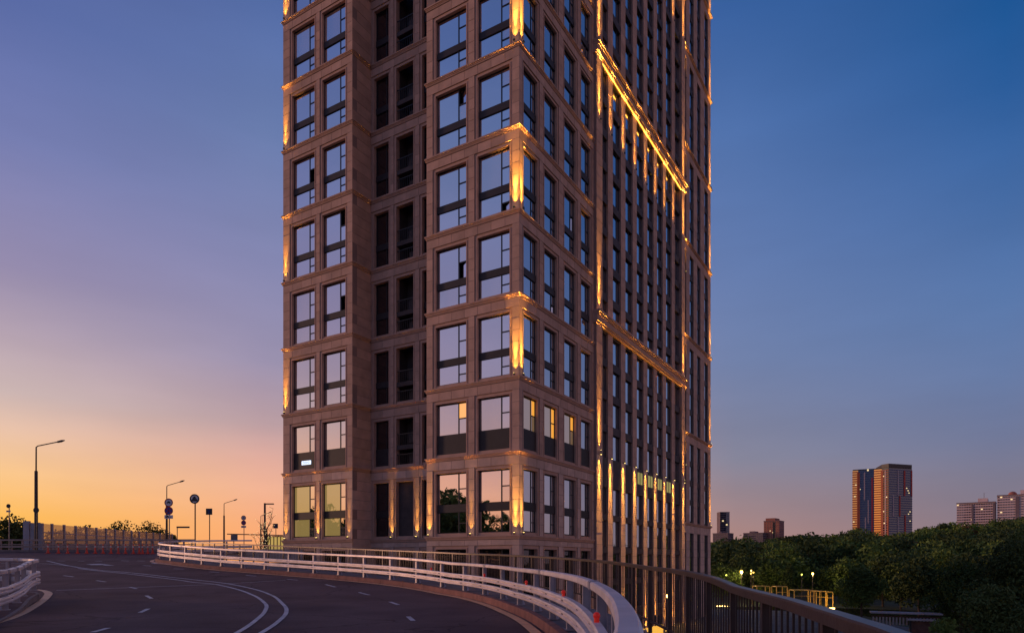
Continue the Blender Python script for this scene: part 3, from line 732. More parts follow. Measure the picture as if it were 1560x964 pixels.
# stone slabs: the 290 that show largest one by one, the rest joined
def ssize(s):
    F, a, b, c, e, d0, d1, m = s; p = F.p((a+b)/2, d1, (c+e)/2); pj = proj(p)
    v = (b-a)*(e-c)/pj[2]**2*abs(F.n.dot(p.normalized()))
    return v if (0 < pj[0] < 1560 and -10 < pj[1] < 860) and F is not FREC else v*.01
slabs.sort(key=ssize, reverse=True)
for F, a, b, c, e, d0, d1, m in slabs[:290]:
    place(unitbox(m), 'stone_slab', tower, F.M @ Matrix.Translation(((a+b)/2, (d0+d1)/2, (c+e)/2)) @ Matrix.Diagonal((b-a, d1-d0, e-c, 1)))
for mm in ('stone', 'stone_base_lit'):
    sb = MB()
    for F, a, b, c, e, d0, d1, m in slabs[290:]:
        if m == mm: F.box(sb, a, b, c, e, d0, d1)
    build(sb, 'stone_cladding', mm, tower, kind='stuff')
panes.sort(key=lambda p: p[0], reverse=True)
rest = {}
for i, (sz, o, Mp, g) in enumerate(panes):
    if i < 290: place(unitbox(g), 'pane', o, Mp)
    else:
        b = rest.setdefault(g, MB()); b.box8([Mp @ Vector(v) for v in ((-.5,-.5,-.5),(.5,-.5,-.5),(.5,.5,-.5),(-.5,.5,-.5),(-.5,-.5,.5),(.5,-.5,.5),(.5,.5,.5),(-.5,.5,.5))])
for g, b in rest.items(): build(b, 'window_glazing', g, tower, kind='stuff')
# small lit sign in the left wing window panel
m = MB(); FL.box(m, 23.1, 24.35, 9.25, 9.62, -.26, -.22); sg = build(m, 'lit_sign', 'lit_blue', tower, label='small glowing blue-white sign with three dark rings')
m = MB()
for q in range(3):
    c = FL.p(23.4+.33*q, -.212, 9.435)
    ring = [c+FL.x*(.12*math.cos(t))+Vector((0,0,.09*math.sin(t))) for t in np.linspace(0, 2*math.pi, 13)]
    m.tube(ring, .02, 5, caps=False)
build(m, 'sign_rings', 'sign_blue', sg)

# --- amber façade lights
WARM = (1.0, .50, .075)
fx = MB(); fx.box(-.07, .07, -.06, .06, -.07, .07); fxm = mesh_from('uplight', fx.v, fx.f, 'frame_metal')
gx = MB(); gx.box(-.045, .045, -.04, .04, 0, .012); gxm = mesh_from('lens', gx.v, gx.f, 'fixture_glow')
_ld = {}
def spot(power, cone):
    k = (round(power), cone)
    if k not in _ld:
        l = bpy.data.lights.new('uplight_lamp', 'SPOT'); l.energy = power; l.color = WARM; l.spot_size = R(cone); l.spot_blend = 1.0; l.shadow_soft_size = .03; _ld[k] = l
    return _ld[k]
def facade_light(F, x, z, d=0.0, up=True, power=1.0, off=.21, throw=1.0, beam=15):
    p = F.p(x, d+off, z); sg_ = 1 if up else -1; power *= lrn.uniform(.82, 1.15)
    M = Matrix.Translation(p) @ F.M.to_3x3().to_4x4() @ (Matrix.Identity(4) if up else Matrix.Rotation(math.pi, 4, 'X'))
    f = place(fxm, 'uplight' if up else 'downlight', tower, M)
    place(gxm, 'lens', f, M @ Matrix.Translation((0, 0, .072)))
    for pw, cone, tilt in ((520*power, 62, 0), (5600*power*throw, beam+1, lrn.uniform(.6, 1.4))):
        o = bpy.data.objects.new('lamp', spot(pw, cone))
        dirv = (Vector((0, 0, sg_))*math.cos(R(tilt))-F.n*math.sin(R(tilt)))
        link(o, f, Matrix.Translation(p+Vector((0, 0, .09*sg_))) @ dirv.to_track_quat('-Z', 'Y').to_matrix().to_4x4())
lrn = random.Random(21)
PWR = 1.0
for i in (2, 4, 6):       # lit storeys at the corner and at the left edge of the wing
    facade_light(FL, .33, ZC[i]+.1, power=PWR*1.3, throw=1.3, beam=21); facade_light(FR, -.33, ZC[i]+.1, power=PWR*1.3, throw=1.3, beam=21)
    facade_light(FL, 26.35, ZC[i]+.1, power=PWR, beam=20)
facade_light(FL, 26.35, ZC[8]+.1, power=PWR)
facade_light(FL, .33, ZC[0]+.1, power=PWR, beam=19); facade_light(FR, -.33, ZC[0]+.1, power=PWR, beam=19)
for x in (4.45, 8.7): facade_light(FL, x, ZC[0]+.1, power=PWR*(.35 if x < 5 else .7))
for x in (26.3, 21.9, 17.9): facade_light(FL, x, ZC[0]+.1, power=PWR*(.7 if x > 18 else .25))
for x in (11.95, 14.9): facade_light(FREC, x, ZC[0]+.1, power=PWR*.6)
# end pilasters of the middle section
for s, zs in ((PS[0]-.15, (10.5, 23.95, 42.0, 49.45, 67.7)), (PS[8]-.15, (10.5, 23.95, 42.0, 49.45, 67.7))):
    for z in zs: facade_light(FR, -s, z, d=.30, power=PWR*1.2, throw=2.6)
for k, s in enumerate(PS[1:8]):
    for z in (42.3, 67.7): facade_light(FR, -(s-.1), z, d=.10, power=PWR*1.0, throw=1.5)
for k, s in enumerate(PS):
    facade_light(FR, -(s-.1), 10.25, d=.30 if k in (0, 8) else .10, up=False, power=PWR*1.4, throw=2.6)
for z in ZF[:6]+[81.1]: facade_light(FR, -55.9, z+.1, power=PWR*1.3, throw=2.4)
for i in (1, 2, 3, 4, 5): facade_light(FR, -42.9-.2, ZF[i]-4.6, d=0, power=PWR*.8)
for k, s in enumerate(PS[2:]): facade_light(FR, -s, ZG+.2, d=.10, power=PWR*1.6)
# light strips tucked under and over the bands
led = MB()
for zb, full in ((22.55, False), (48.0, True), (73.5, True)):
    x0, x1 = -(PS[8]+.7), -(PS[0]-.7)
    rng = [(x0, x1)] if full else [(x0, x0+4.5), (x1-9, x1)]
    for a, b in rng:
        if full: FR.box(led, a, b, zb-.035, zb-.012, .20, .25)
        FR.box(led, a, b, zb+.80, zb+.83, .50, .53)
        FR.box(led, a, b, zb+1.29 if full else zb+1.24, zb+1.31 if full else zb+1.26, .42, .45)
build(led, 'led_strip', 'led_strip', tower)

# ------------------------------------------------------------------ trees
ORD = ['leftmost', 'second from the left', 'third from the left', 'fourth from the left', 'fifth from the left', 'sixth from the left', 'seventh from the left', 'eighth from the left', 'eighth from the right', 'seventh from the right', 'sixth from the right', 'fifth from the right', 'fourth from the right', 'third from the right', 'second from the right', 'rightmost']
def ordn(k, n): return ORD[k] if k <= n//2 else ORD[16-(n-k)]
def leaves(cen, rad, n, size, seed, squash=.8):
    r = np.random.RandomState(seed); cen = np.array(cen); rad = np.array(rad)
    w = rad**2; idx = r.choice(len(cen), n, p=w/w.sum())
    d = r.normal(size=(n, 3)); d /= np.linalg.norm(d, axis=1)[:, None]
    rr = rad[idx]*(.55+.5*r.rand(n)**.6)
    p = cen[idx]+d*rr[:, None]*np.array([1, 1, squash])
    a = r.normal(size=(n, 3)); a /= np.linalg.norm(a, axis=1)[:, None]
    b = np.cross(a, r.normal(size=(n, 3))); b /= np.linalg.norm(b, axis=1)[:, None]
    s = size*(.55+.9*r.rand(n))[:, None]
    return np.stack([p-a*s, p-b*s*.55, p+a*s, p+b*s*.55], 1).reshape(-1, 3)
def leaf_object(name, V, material, parent=None, origin=(0, 0, 0), **tg):
    V = V-np.array(origin); n = len(V)//4; me = bpy.data.meshes.new(name)
    me.vertices.add(len(V)); me.vertices.foreach_set('co', V.astype(np.float32).ravel())
    me.loops.add(n*4); me.loops.foreach_set('vertex_index', np.arange(n*4, dtype=np.int32))
    me.polygons.add(n); me.polygons.foreach_set('loop_start', np.arange(0, n*4, 4, dtype=np.int32))
    me.update(calc_edges=True); me.materials.append(MATS[material])
    o = bpy.data.objects.new(name, me); link(o, parent, Matrix.Translation(origin)); tag(o, **tg); return o
def crown_shape(x, y, z0, h, w, r, nc=12):
    cen = []; rad = []
    for k in range(nc):
        t = (k+.5)/nc; zz = z0+h*(.30+.62*t); ww = w*.5*math.sin(math.pi*min(1, .25+.72*t))**.7
        a = r.rand()*6.28; q = ww*(.25+.55*r.rand())
        cen.append((x+q*math.cos(a), y+q*math.sin(a), zz)); rad.append(w*(.17+.13*r.rand()))
    cen.append((x, y, z0+h*.62)); rad.append(w*.34); cen.append((x, y, z0+h*.86)); rad.append(w*.16)
    return cen, rad
def trunk_mb(mb, x, y, z0, h, r, tw):
    top = Vector((x+r.uniform(-.3,.3), y+r.uniform(-.3,.3), z0+h*.75))
    mb.tube([(x, y, z0), ((x+top.x)/2+r.uniform(-.15,.15), y, z0+h*.38), top], [tw, tw*.7, tw*.2], 7)
    for k in range(5):
        z = z0+h*r.uniform(.28, .6); a = r.uniform(0, 6.28); l = h*r.uniform(.16, .28)
        mb.tube([(x, y, z), (x+l*.6*math.cos(a), y+l*.6*math.sin(a), z+l*.5), (x+l*math.cos(a), y+l*math.sin(a), z+l)], [tw*.4, tw*.25, tw*.08], 5)
tcount = 0
def tree(x, y, z0, h, w, label, n=2600, leaf=.22, material='leaf', group=None, nc=14, squash=.8, cat='tree'):
    global tcount; tcount += 1
    r = np.random.RandomState(100+tcount); rr = random.Random(tcount)
    t = empty('tree', (x, y, z0), label=label, cat=cat, group=group)
    m = MB(); trunk_mb(m, x, y, z0, h, rr, h*.022); build(m, 'trunk', 'bark', t)
    cen, rad = crown_shape(x, y, z0, h, w, r, nc)
    leaf_object('crown', leaves(cen, rad, n, leaf, tcount, squash), material, t, (x, y, z0)); return t

# hillside terrain on the right
SKX = [1085, 1110, 1150, 1190, 1225, 1260, 1300, 1340, 1395, 1430, 1480, 1520, 1560, 1700]
SKY_ = [829, 829, 829, 824, 817, 823, 808, 820, 814, 799, 802, 796, 793, 790]
def hill_z(x, y):
    d = y; px = CX+FPX*x/max(y, 1); top = (HY-np.interp(px, SKX, SKY_))/FPX*380-13
    t = min(1, max(0, (d-150)/230)); t = t*t*(3-2*t)
    return -8+(top+8)*t
hm = MB(); nx_, ny_ = 30, 24
for j in range(ny_):
    y = 140+j*16
    for i in range(nx_):
        x = y*(.22+.85*i/(nx_-1)); hm.v.append((x, y, hill_z(x, y)-.03+(-.3 if j == 0 or i == 0 else 0)))
for j in range(ny_-1):
    for i in range(nx_-1): a = j*nx_+i; hm.f.append((a, a+1, a+nx_+1, a+nx_))
build(hm, 'hillside', 'grass', origin=(200, 280, 0), kind='structure', smooth=True)
fr_ = np.random.RandomState(5); parts = {'leaf': [], 'leaf_dark': [], 'leaf_bright': [], 'leaf_rust': []}; fot = MB(); rr = random.Random(3)
for q in range(430):
    d = 138+fr_.rand()**.8*250; px = 1070+fr_.rand()*(600); x = (px-CX)/FPX*d; z0 = hill_z(x, d)
    h = 8.5+fr_.rand()*6.5; w = h*(.75+.35*fr_.rand())
    if d < 160: h *= .8
    pxb = np.interp(px, SKX, SKY_); ztop = (HY-pxb)/FPX*d+fr_.rand()*1.6-.2
    h = min(h, max(4, ztop-z0))
    cen, rad = crown_shape(x, d, z0, h, w, fr_, 10)
    mt = 'leaf'; v = fr_.rand()
    if v < .38: mt = 'leaf_dark'
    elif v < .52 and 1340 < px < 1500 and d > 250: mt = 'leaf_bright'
    elif v > .975: mt = 'leaf_rust'
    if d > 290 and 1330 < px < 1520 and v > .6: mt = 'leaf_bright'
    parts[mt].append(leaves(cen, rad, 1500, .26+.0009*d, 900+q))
    if q < 200: trunk_mb(fot, x, d, z0-.5, h, rr, .2)
allf = None
for mt, L_ in parts.items():
    if not L_: continue
    nm = {'leaf': 'forest', 'leaf_dark': 'forest_dark', 'leaf_bright': 'forest_bright', 'leaf_rust': 'forest_rust'}[mt]
    lb = {'leaf': 'mid green woodland covering the hillside on the right', 'leaf_dark': 'darkest trees mixed through the hillside woodland', 'leaf_bright': 'brighter green crowns high on the hillside below the pale apartment blocks', 'leaf_rust': 'few rusty brown crowns among the hillside woodland'}[mt]
    leaf_object(nm, np.concatenate(L_), mt, None, (200, 260, 0), label=lb, cat='woodland', kind='stuff')
build(fot, 'forest_trunks', 'bark', origin=(200, 260, 0), label='trunks under the crowns of the hillside woodland', cat='woodland', kind='stuff')
# single trees on the low ground
tree(50.4, 96, -8, 7.0, 6.2, 'round dense tree standing alone between the lit frames and the pale pavilion', 9000, .16, 'leaf', nc=20)
tree(44, 60.5, -8, 5.5, 5.6, 'near tree at the lower right beside the pale pavilion', 9000, .14, 'leaf_dark', nc=18)
tree(52, 68, -8, 9.5, 9.0, 'tall dark tree near the right edge below the woodland', 14000, .15, 'leaf_dark', nc=22)
tree(50, 74, -8, 7.8, 7.0, 'tree with a sloping top left of the tall dark tree at the lower right', 9000, .15, 'leaf', nc=18)
tree(66, 84, -8, 11.5, 10.0, 'largest tree at the right edge of the park', 14000, .17, 'leaf', nc=22)
tree(37.2, 57.2, -8, 3.0, 2.6, 'small bush at the right hand end of the handrail near the pavilion', 2500, .10, 'leaf', nc=10)
tree(37.0, 78, -8, 2.6, 2.4, 'low pale bush in front of the pavilion roof', 2500, .10, 'leaf', nc=10)
tree(53, 128, -8, 7.5, 3.2, 'slim tree among the yellow frames', 2600, .16, 'leaf_dark')
for k, (px, d, h) in enumerate([(1100, 132, 7), (1128, 140, 9), (1172, 136, 7.5), (1262, 135, 6.5), (1290, 125, 8), (1345, 118, 8.5), (1372, 112, 7.5), (1400, 104, 8.5), (1440, 108, 9.5), (1480, 100, 9), (1530, 110, 10.5)]):
    tree((px-CX)/FPX*d, d, -8, h, h*.95, 'dark tree at the foot of the wooded hillside, '+ordn(k, 11), 5200, .24, ['leaf', 'leaf_dark'][k % 2], 'trees along the foot of the hillside', nc=14)
# trees on the left
for k, (px, d, top, w, lb) in enumerate([(8, 84, 786, 7, 'dark tree at the left edge behind the road, tallest there'), (27, 86, 795, 5.5, 'lower dark tree between the left edge and the end of the noise barrier'), (92, 100, 806, 6, 'low tree showing through the noise barrier near its left end'), (128, 104, 804, 6, 'tree showing through the middle of the noise barrier'), (152, 108, 808, 5, 'small tree behind the noise barrier left of the dark clump'),
        (186, 128, 795, 9, 'dark spreading tree rising over the noise barrier, left of the pair'), (222, 130, 797, 10, 'dark spreading tree rising over the noise barrier, right of the pair'), (244, 122, 808, 6, 'lower tree just behind the stacked road signs'), (262, 118, 812, 5, 'small tree at the right foot of the stacked road signs')]):
    zt = (HY-top)/FPX*d; h = zt+5; tree((px-CX)/FPX*d, d, -5, h, w, lb, 4200, .20, 'leaf_dark', nc=16)
hb = MB(); hb.v = [(-140, 96, -5.4), (-20, 96, -5.4), (-20, 200, -4), (-200, 200, -4)]; hb.f = [(0, 1, 2, 3)]
build(hb, 'left_bank', 'grass', origin=(-80, 140, -5), kind='structure')
# trees beside and behind the photographer, which the lower windows mirror
for k, (x, y, h) in enumerate([(-98, -4, 21), (-104, 6, 23), (-102, 15, 20), (-110, 24, 22), (-118, 32, 20), (-126, 40, 22), (-114, 12, 26), (-128, 27, 23), (-136, 46, 21), (-92, -14, 22), (-106, -10, 25), (-120, 20, 22), (-144, 52, 22)]):
    tree(x, y, -8, h, h*.62, 'leafy tree behind the photographer beyond the road', 4200, .55, 'leaf', 'trees mirrored in the lower windows', nc=14)
# bare tree left of the tower, tiny glowing dots put on its twigs as sparkle
t = empty('sparkling_tree', (-24.4, 66.0, 0), label='bare tree with tiny sparkling dots at the left corner of the tower', cat='tree')
m = MB(); rr2 = random.Random(9); x0, y0 = -24.4, 66.0; sparkles_ = MB()
m.tube([(x0, y0, -8), (x0, y0, 0), (x0+.1, y0, 3.2)], [.22, .15, .06], 7)
for k in range(16):
    z = rr2.uniform(-.5, 3.2); a = rr2.uniform(0, 6.28); l = rr2.uniform(1.2, 2.4); p = Vector((x0, y0, z)); q = p+Vector((l*.55*math.cos(a), l*.3*math.sin(a), l)); m.tube([p, (p+q)/2+Vector((.1*math.cos(a), 0, -.1)), q], [.045, .03, .01], 5)
    for j in range(5):
        s_ = p+(q-p)*rr2.uniform(.3, 1); w_ = Vector((rr2.uniform(-.5, .5), rr2.uniform(-.2, .2), rr2.uniform(.1, .6))); m.tube([s_, s_+w_], [.018, .008], 4); sparkles_.sphere(s_+w_, .035, 5, 4)
build(m, 'trunk', 'bark', t); build(sparkles_, 'sparkle_dots', 'lit_small', t)

# ------------------------------------------------------------------ street lamps, signs, far barriers
def lamp(px, base_y, top, d, arm, label, head='cobra', r=.09, ztop=None, zbase=None):
    b = unp(px, base_y, d); zt = (HY-top)/FPX*d; z0 = zr(d) if zbase is None else zbase
    t = empty('street_lamp', (b.x, d, z0), label=label, cat='street lamp', group='street lamps along the road')
    armx = (arm[0]-px)/FPX*d; armz = (HY-arm[1])/FPX*d
    H = zt-z0
    if head == 'cobra':
        m = MB(); m.tube([(b.x, d, z0), (b.x, d, z0+H*.76), (b.x, d, z0+H*.765), (b.x+.01, d, zt-.1)], [r*1.35, r*1.15, r*.55, r*.5], 10); build(m, 'pole', 'dark_pole', t)
        m = MB(); m.tube([(b.x+.01, d, zt-.15), (b.x+armx*.06, d, zt), (b.x+armx*.75, d, zt+(armz-zt)*.72)], r*.42, 7); build(m, 'arm', 'dark_pole', t)
        m = MB(); h0 = Vector((b.x+armx*.72, d, zt+(armz-zt)*.68)); h1 = Vector((b.x+armx, d, armz))
        m.tube([h0, h0+(h1-h0)*.15, h0+(h1-h0)*.6, h1], [.05, .10, .12, .05], 8); build(m, 'lamp_head', 'dark_pole', t)
    else:
        m = MB(); m.box(b.x-r, b.x+r, d-r, d+r, z0, zt); build(m, 'pole', 'dark_pole', t)
        m = MB(); m.box(b.x+r, b.x+armx, d-.12, d+.12, zt-.16, zt-.03); build(m, 'lamp_head', 'dark_pole', t)
    return t
lamp(55, 822, 679, 66, (98.5, 670.5), 'tall dark street lamp with an upswept arm at the far left', r=.13)
lamp(254, 825, 739, 98, (281, 731.5), 'street lamp rising behind the stacked round signs', r=.12)
lamp(341.3, 828, 766, 128, (361.5, 760), 'street lamp with upswept arm between the square sign and the gantry', r=.13)
lamp(397.3, 828, 785, 165, (413.5, 779), 'farthest and shortest upswept street lamp, just left of the square-armed lamp', r=.14)
lamp(403.5, 828, 766, 78, (417, 765), 'street lamp with a flat square arm nearest the tower', head='flat', r=.09)
def disc(mb, c, r, th=.03, seg=24): mb.tube([Vector(c)+Vector((0, th/2, 0)), Vector(c)-Vector((0, th/2, 0))], r, seg)
def ringm(mb, c, r, w, y):
    b = len(mb.v); n = 24
    for k in range(n):
        a = 2*math.pi*k/n
        for q in (r, r-w): mb.v += [(c[0]+q*math.cos(a), y, c[2]+q*math.sin(a)), (c[0]+q*math.cos(a), y-.012, c[2]+q*math.sin(a))]
    for k in range(n):
        a, e = b+4*k, b+4*((k+1) % n); mb.f += [(a, e, e+1, a+1), (a+1, e+1, e+3, a+3), (a+3, e+3, e+2, a+2)]
def car_icon(mb, c, s, y):
    x, z = c[0], c[2]
    P = [(-.5,-.12),(-.5,.08),(-.3,.12),(-.18,.32),(.2,.32),(.34,.12),(.5,.08),(.5,-.12)]
    b = len(mb.v); n = len(P)
    mb.v += [(x+s*a, y, z+s*e) for a, e in P]+[(x+s*a, y-.01, z+s*e) for a, e in P]
    mb.f += [tuple(b+n+k for k in range(n))]+[(b+k, b+(k+1) % n, b+n+(k+1) % n, b+n+k) for k in range(n)]
    for a in (-.28, .28): mb.tube([(x+s*a, y, z-s*.14), (x+s*a, y-.01, z-s*.14)], s*.11, 8)
def sign_post(px, d, items, label, base=None, pr=.045, cat='road sign', pole='grey_pole', front=.1):
    x = (px-CX)/FPX*d; z0 = zr(d) if base is None else base; top = max((HY-i[1])/FPX*d for i in items)
    t = empty('road_sign', (x, d, z0), label=label, cat=cat, group='road signs on posts')
    m = MB(); m.tube([(x, d, z0), (x, d, top+.1)], pr, 8); build(m, 'post', pole, t)
    for kind, py, sz in items:
        c = (x, d-front, (HY-py)/FPX*d); r = sz/FPX*d; y = d-front-.017
        if kind == 'overtake':
            m = MB(); disc(m, c, r); pl = build(m, 'sign_plate', 'sign_white', t); m = MB(); ringm(m, c, r, r*.2, y); build(m, 'ring', 'sign_red', pl); m = MB(); car_icon(m, c, r*.95, y); build(m, 'car_symbol', 'sign_dark', pl)
        elif kind == 'nostop':
            m = MB(); disc(m, c, r); pl = build(m, 'sign_plate', 'sign_blue', t); m = MB(); ringm(m, c, r, r*.22, y)
            for sg_ in (1, -1):
                a = r*.56; w = r*.11
                m.v += [(c[0]-a-w*sg_*.7, y-.008, c[2]-sg_*a+w*.7), (c[0]-a+w*sg_*.7, y-.008, c[2]-sg_*a-w*.7), (c[0]+a+w*sg_*.7, y-.008, c[2]+sg_*a-w*.7), (c[0]+a-w*sg_*.7, y-.008, c[2]+sg_*a+w*.7)]; n = len(m.v); m.f.append((n-4, n-3, n-2, n-1))
            build(m, 'ring_and_cross', 'sign_red', pl)
        elif kind == 'plate':
            m = MB(); m.box(c[0]-r, c[0]+r, d-front-.02, d-front+.01, c[2]-r*.42, c[2]+r*.42); pl = build(m, 'sign_plate', 'sign_white', t); m = MB(); car_icon(m, (c[0]-r*.3, 0, c[2]), r*.8, d-front-.024); m.box(c[0]+r*.25, c[0]+r*.7, d-front-.03, d-front-.021, c[2]-r*.2, c[2]-r*.1); build(m, 'tow_symbol', 'sign_dark', pl)
        elif kind == 'square':
            m = MB(); m.box(c[0]-r, c[0]+r, d-front-.02, d-front+.01, c[2]-r, c[2]+r); pl = build(m, 'sign_plate', 'sign_dark', t)
            m = MB(); m.box(c[0]-r*.12, c[0]+r*.12, d-front-.03, d-front-.021, c[2]-r*.6, c[2]+r*.5); m.box(c[0]-r*.45, c[0]+r*.45, d-front-.03, d-front-.0205, c[2]+r*.25, c[2]+r*.5); build(m, 'symbol', 'sign_blue', pl)
        elif kind == 'bigdisc':
            m = MB(); disc(m, c, r); pl = build(m, 'sign_plate', 'sign_white', t); m = MB(); ringm(m, c, r, r*.24, y); build(m, 'ring', 'sign_dark', pl)
            m = MB(); b = len(m.v); 
            m.box(c[0]-r*.62, c[0]+r*.62, y-.012, y, c[2]-r*.5, c[2]-r*.12); m.v += [(c[0]-r*.5, y-.012, c[2]-r*.1), (c[0]+r*.5, y-.012, c[2]-r*.1), (c[0]+r*.16, y-.012, c[2]+r*.5), (c[0]-r*.16, y-.012, c[2]+r*.5)]; n = len(m.v); m.f.append((n-4, n-3, n-2, n-1))
            build(m, 'symbol', 'sign_dark', pl)
        elif kind == 'backdisc': m = MB(); disc(m, c, r); build(m, 'sign_plate', 'dark_pole', t)
        elif kind == 'oval': m = MB(); disc(m, c, r); build(m, 'sign_plate', 'dark_pole', t)
    return t
sign_post(258, 56.5, [('overtake', 765.3, 6.4), ('nostop', 777.6, 6.4), ('plate', 787, 6.4)], 'stack of two round signs over a tow plate near the guard rail nose', base=zr(55))
sign_post(297.3, 57, [('bigdisc', 759.7, 7.4)], 'large round dark-ringed sign alone on a thick post', base=zr(57), pr=.055, pole='dark_pole')
sign_post(319.3, 63, [('square', 779, 4.8)], 'square dark sign on a post between the round sign and a lamp', base=zr(60), pole='dark_pole')
sign_post(371.7, 74, [('overtake', 788.5, 3.7), ('nostop', 796, 3.7), ('plate', 802, 3.7)], 'smaller stack of two round signs over a plate, nearer the tower')
sign_post(420.3, 84, [('square', 800.8, 3.6)], 'small square greenish sign beside the left corner of the tower')
sign_post(14, 66, [('oval', 770.5, 3.2), ('plate', 778.5, 3.2)], 'small oval sign over a plate at the left edge', pole='grey_pole')
sign_post(56.2, 64, [('backdisc', 776.8, 4.4)], 'round sign seen from behind on the pole of the tall left lamp', pole='dark_pole')
# overhead arm and gantry
m = MB(); a = unp(270, 804, 84); b = unp(286, 802.6, 84)
t = empty('boom_sign', (a.x, 84, zr(84)), label='slim dark boom reaching right from the stacked road signs', cat='sign')
m.tube([(a.x, 84, zr(84)), (a.x, 84, a.z+.1)], .05, 6); build(m, 'post', 'dark_pole', t); m = MB(); m.box(a.x-.05, b.x+.2, 83.9, 84.1, b.z-.1, b.z+.1); build(m, 'boom', 'dark_pole', t)
t = empty('sign_gantry', (unp(346, 813, 120).x, 120, 1.2), label='long thin gantry beam with a small hanging board left of the tower', cat='gantry')
A_, B_ = unp(346, 813, 120), unp(431, 815, 120)
m = MB(); m.tube([A_, B_], .10, 6); build(m, 'beam', 'dark_pole', t)
m = MB()
for f_ in (.12, .92): p = A_+(B_-A_)*f_; m.tube([(p.x, p.y, 1.2), p], .08, 6)
build(m, 'post', 'dark_pole', t)
m = MB(); p = A_+(B_-A_)*.1; m.box(p.x-.3, p.x+.9, 119.9, 119.98, p.z-1.1, p.z-.1); build(m, 'board', 'grey_pole', t)
# traffic cones in a row
cpx = [73, 89, 103, 118, 132, 145, 157, 169, 180, 191, 203, 212, 217, 225, 232.5]
cmA = MB(); cmA.tube([(0,0,.04),(0,0,.32),(0,0,.33),(0,0,.86)], [.13, .065, .06, .045], 10); cmA.box(-.15, .15, -.15, .15, 0, .045); cma = mesh_from('body', cmA.v, cmA.f, 'cone_red')
cmB = MB(); cmB.tube([(0,0,.55),(0,0,.70)], [.066, .062], 10); cmb = mesh_from('band', cmB.v, cmB.f, 'cone_white')
for k, px in enumerate(cpx):
    d = 59.5-.0045*px*1.0; x = (px-CX)/FPX*d; t = empty('traffic_cone', (x, d, zr(d)+.005), label='slim red traffic cone before the far guard rail, %s of its row' % ordn(k, 15), cat='traffic cone', group='row of red traffic cones across the far side of the road')
    M = Matrix.Translation((x, d, zr(d)+.005)); place(cma, 'body', t, M); place(cmb, 'band', t, M)
# far guard rail
g = empty('far_guard_rail', (-45, 61.6, zr(61.6)), label='straight far guard rail behind the row of red cones', cat='guard rail')
y_ = 61.8; z_ = zr(y_)
m = MB(); m.box(-62, -29.5, y_-.05, y_+.05, z_+1.02, z_+1.16); build(m, 'top_rail', 'barrier_far', g)
m = MB(); m.box(-62, -29.5, y_-.10, y_+.0, z_+.38, z_+.56); build(m, 'lower_beam', 'barrier_far', g)
m = MB(); m.box(-62, -29.5, y_-.10, y_+.0, z_+.64, z_+.72); build(m, 'middle_beam', 'barrier_far', g)
pm2 = MB(); pm2.box(-.06, .06, .0, .12, 0, 1.02); pmm = mesh_from('post', pm2.v, pm2.f, 'barrier_far')
x = -61.5
while x < -29.5: place(pmm, 'post', g, Matrix.Translation((x, y_, z_))); x += 1.0
kb2 = MB(); kb2.box(-75, -29, y_-.35, y_+.35, z_-.1, z_+.16); build(kb2, 'far_kerb', 'walk_concrete', origin=(-45, y_, z_), kind='structure')
# noise barrier of clear panels, receding
NA = Vector(((38-CX)/FPX*67.5, 67.5, 1.0)); NB = Vector(((262-CX)/FPX*106, 106, 1.3)); nb_ = empty('noise_barrier', NA, label='tall noise barrier of clear panels in steel posts beyond the road', cat='noise barrier')
L_n = (NB-NA); npan = 16; hh = 3.0
glass('clear_panel', (.8, .6, .45), (.34, .21, .12), .10, rough=.15)
_n = MATS['clear_panel'].node_tree; _o = _n.nodes['Material Output']; _s = _o.inputs[0].links[0].from_socket
_t = _n.nodes.new('ShaderNodeBsdfTransparent'); _t.inputs[0].default_value = (.85, .8, .75, 1); _m = _n.nodes.new('ShaderNodeMixShader'); _m.inputs[0].default_value = .38
_n.links.new(_t.outputs[0], _m.inputs[1]); _n.links.new(_s, _m.inputs[2]); _n.links.new(_m.outputs[0], _o.inputs[0])
dirn = L_n.normalized(); prp = Vector((dirn.y, -dirn.x, 0))
for k in range(npan+1):
    p = NA+L_n*(k/npan); m = MB()
    m.box8([p+dirn*a+prp*c+Vector((0,0,z)) for z in (0, hh+.08) for a, c in ((-.11,-.11),(.11,-.11),(.11,.11),(-.11,.11))]); build(m, 'post', 'post_steel', nb_)
    if k < npan:
        q = NA+L_n*((k+1)/npan)
        for z0, z1, mt in ((0, .95, 'barrier_far'), (1.0, 2.02, 'clear_panel'), (2.12, hh, 'clear_panel')):
            m = MB(); m.box8([r_+prp*c+Vector((0,0,z)) for z in (z0, z1) for r_, c in ((p+dirn*.12, -.03), (q-dirn*.12, -.03), (q-dirn*.12, .03), (p+dirn*.12, .03))]); build(m, 'panel', mt, nb_)
        m = MB(); m.box8([r_+prp*c+Vector((0,0,z)) for z in (2.02, 2.12) for r_, c in ((p+dirn*.12, -.06), (q-dirn*.12, -.06), (q-dirn*.12, .06), (p+dirn*.12, .06))]); build(m, 'rail', 'pale_strip', nb_)
for px_, d_ in ((41, 66.5), (50, 66.6), (61, 66.8)):
    x = (px_-CX)/FPX*d_; m = MB(); m.box(x-.3, x+.3, d_-.12, d_+.12, 1.0, 3.85 if px_ > 45 else 4.05); 
    build(m, 'steel_cabinet', 'post_steel', origin=(x, d_, 1.0), label={41: 'pale steel column at the left end of the noise barrier', 50: 'middle pale steel column beside the tall lamp', 61: 'pale steel column just right of the tall lamp'}[px_], cat='column', group='steel columns ending the noise barrier')
# parapet wall of the road behind
m = MB(); m.box(-31, -19.5, 62, 62.4, .2, 1.15)
build(m, 'parapet_wall', 'concrete_pale', origin=(-28, 62, .3), label='pale concrete parapet seen through the fence left of the tower', cat='wall')
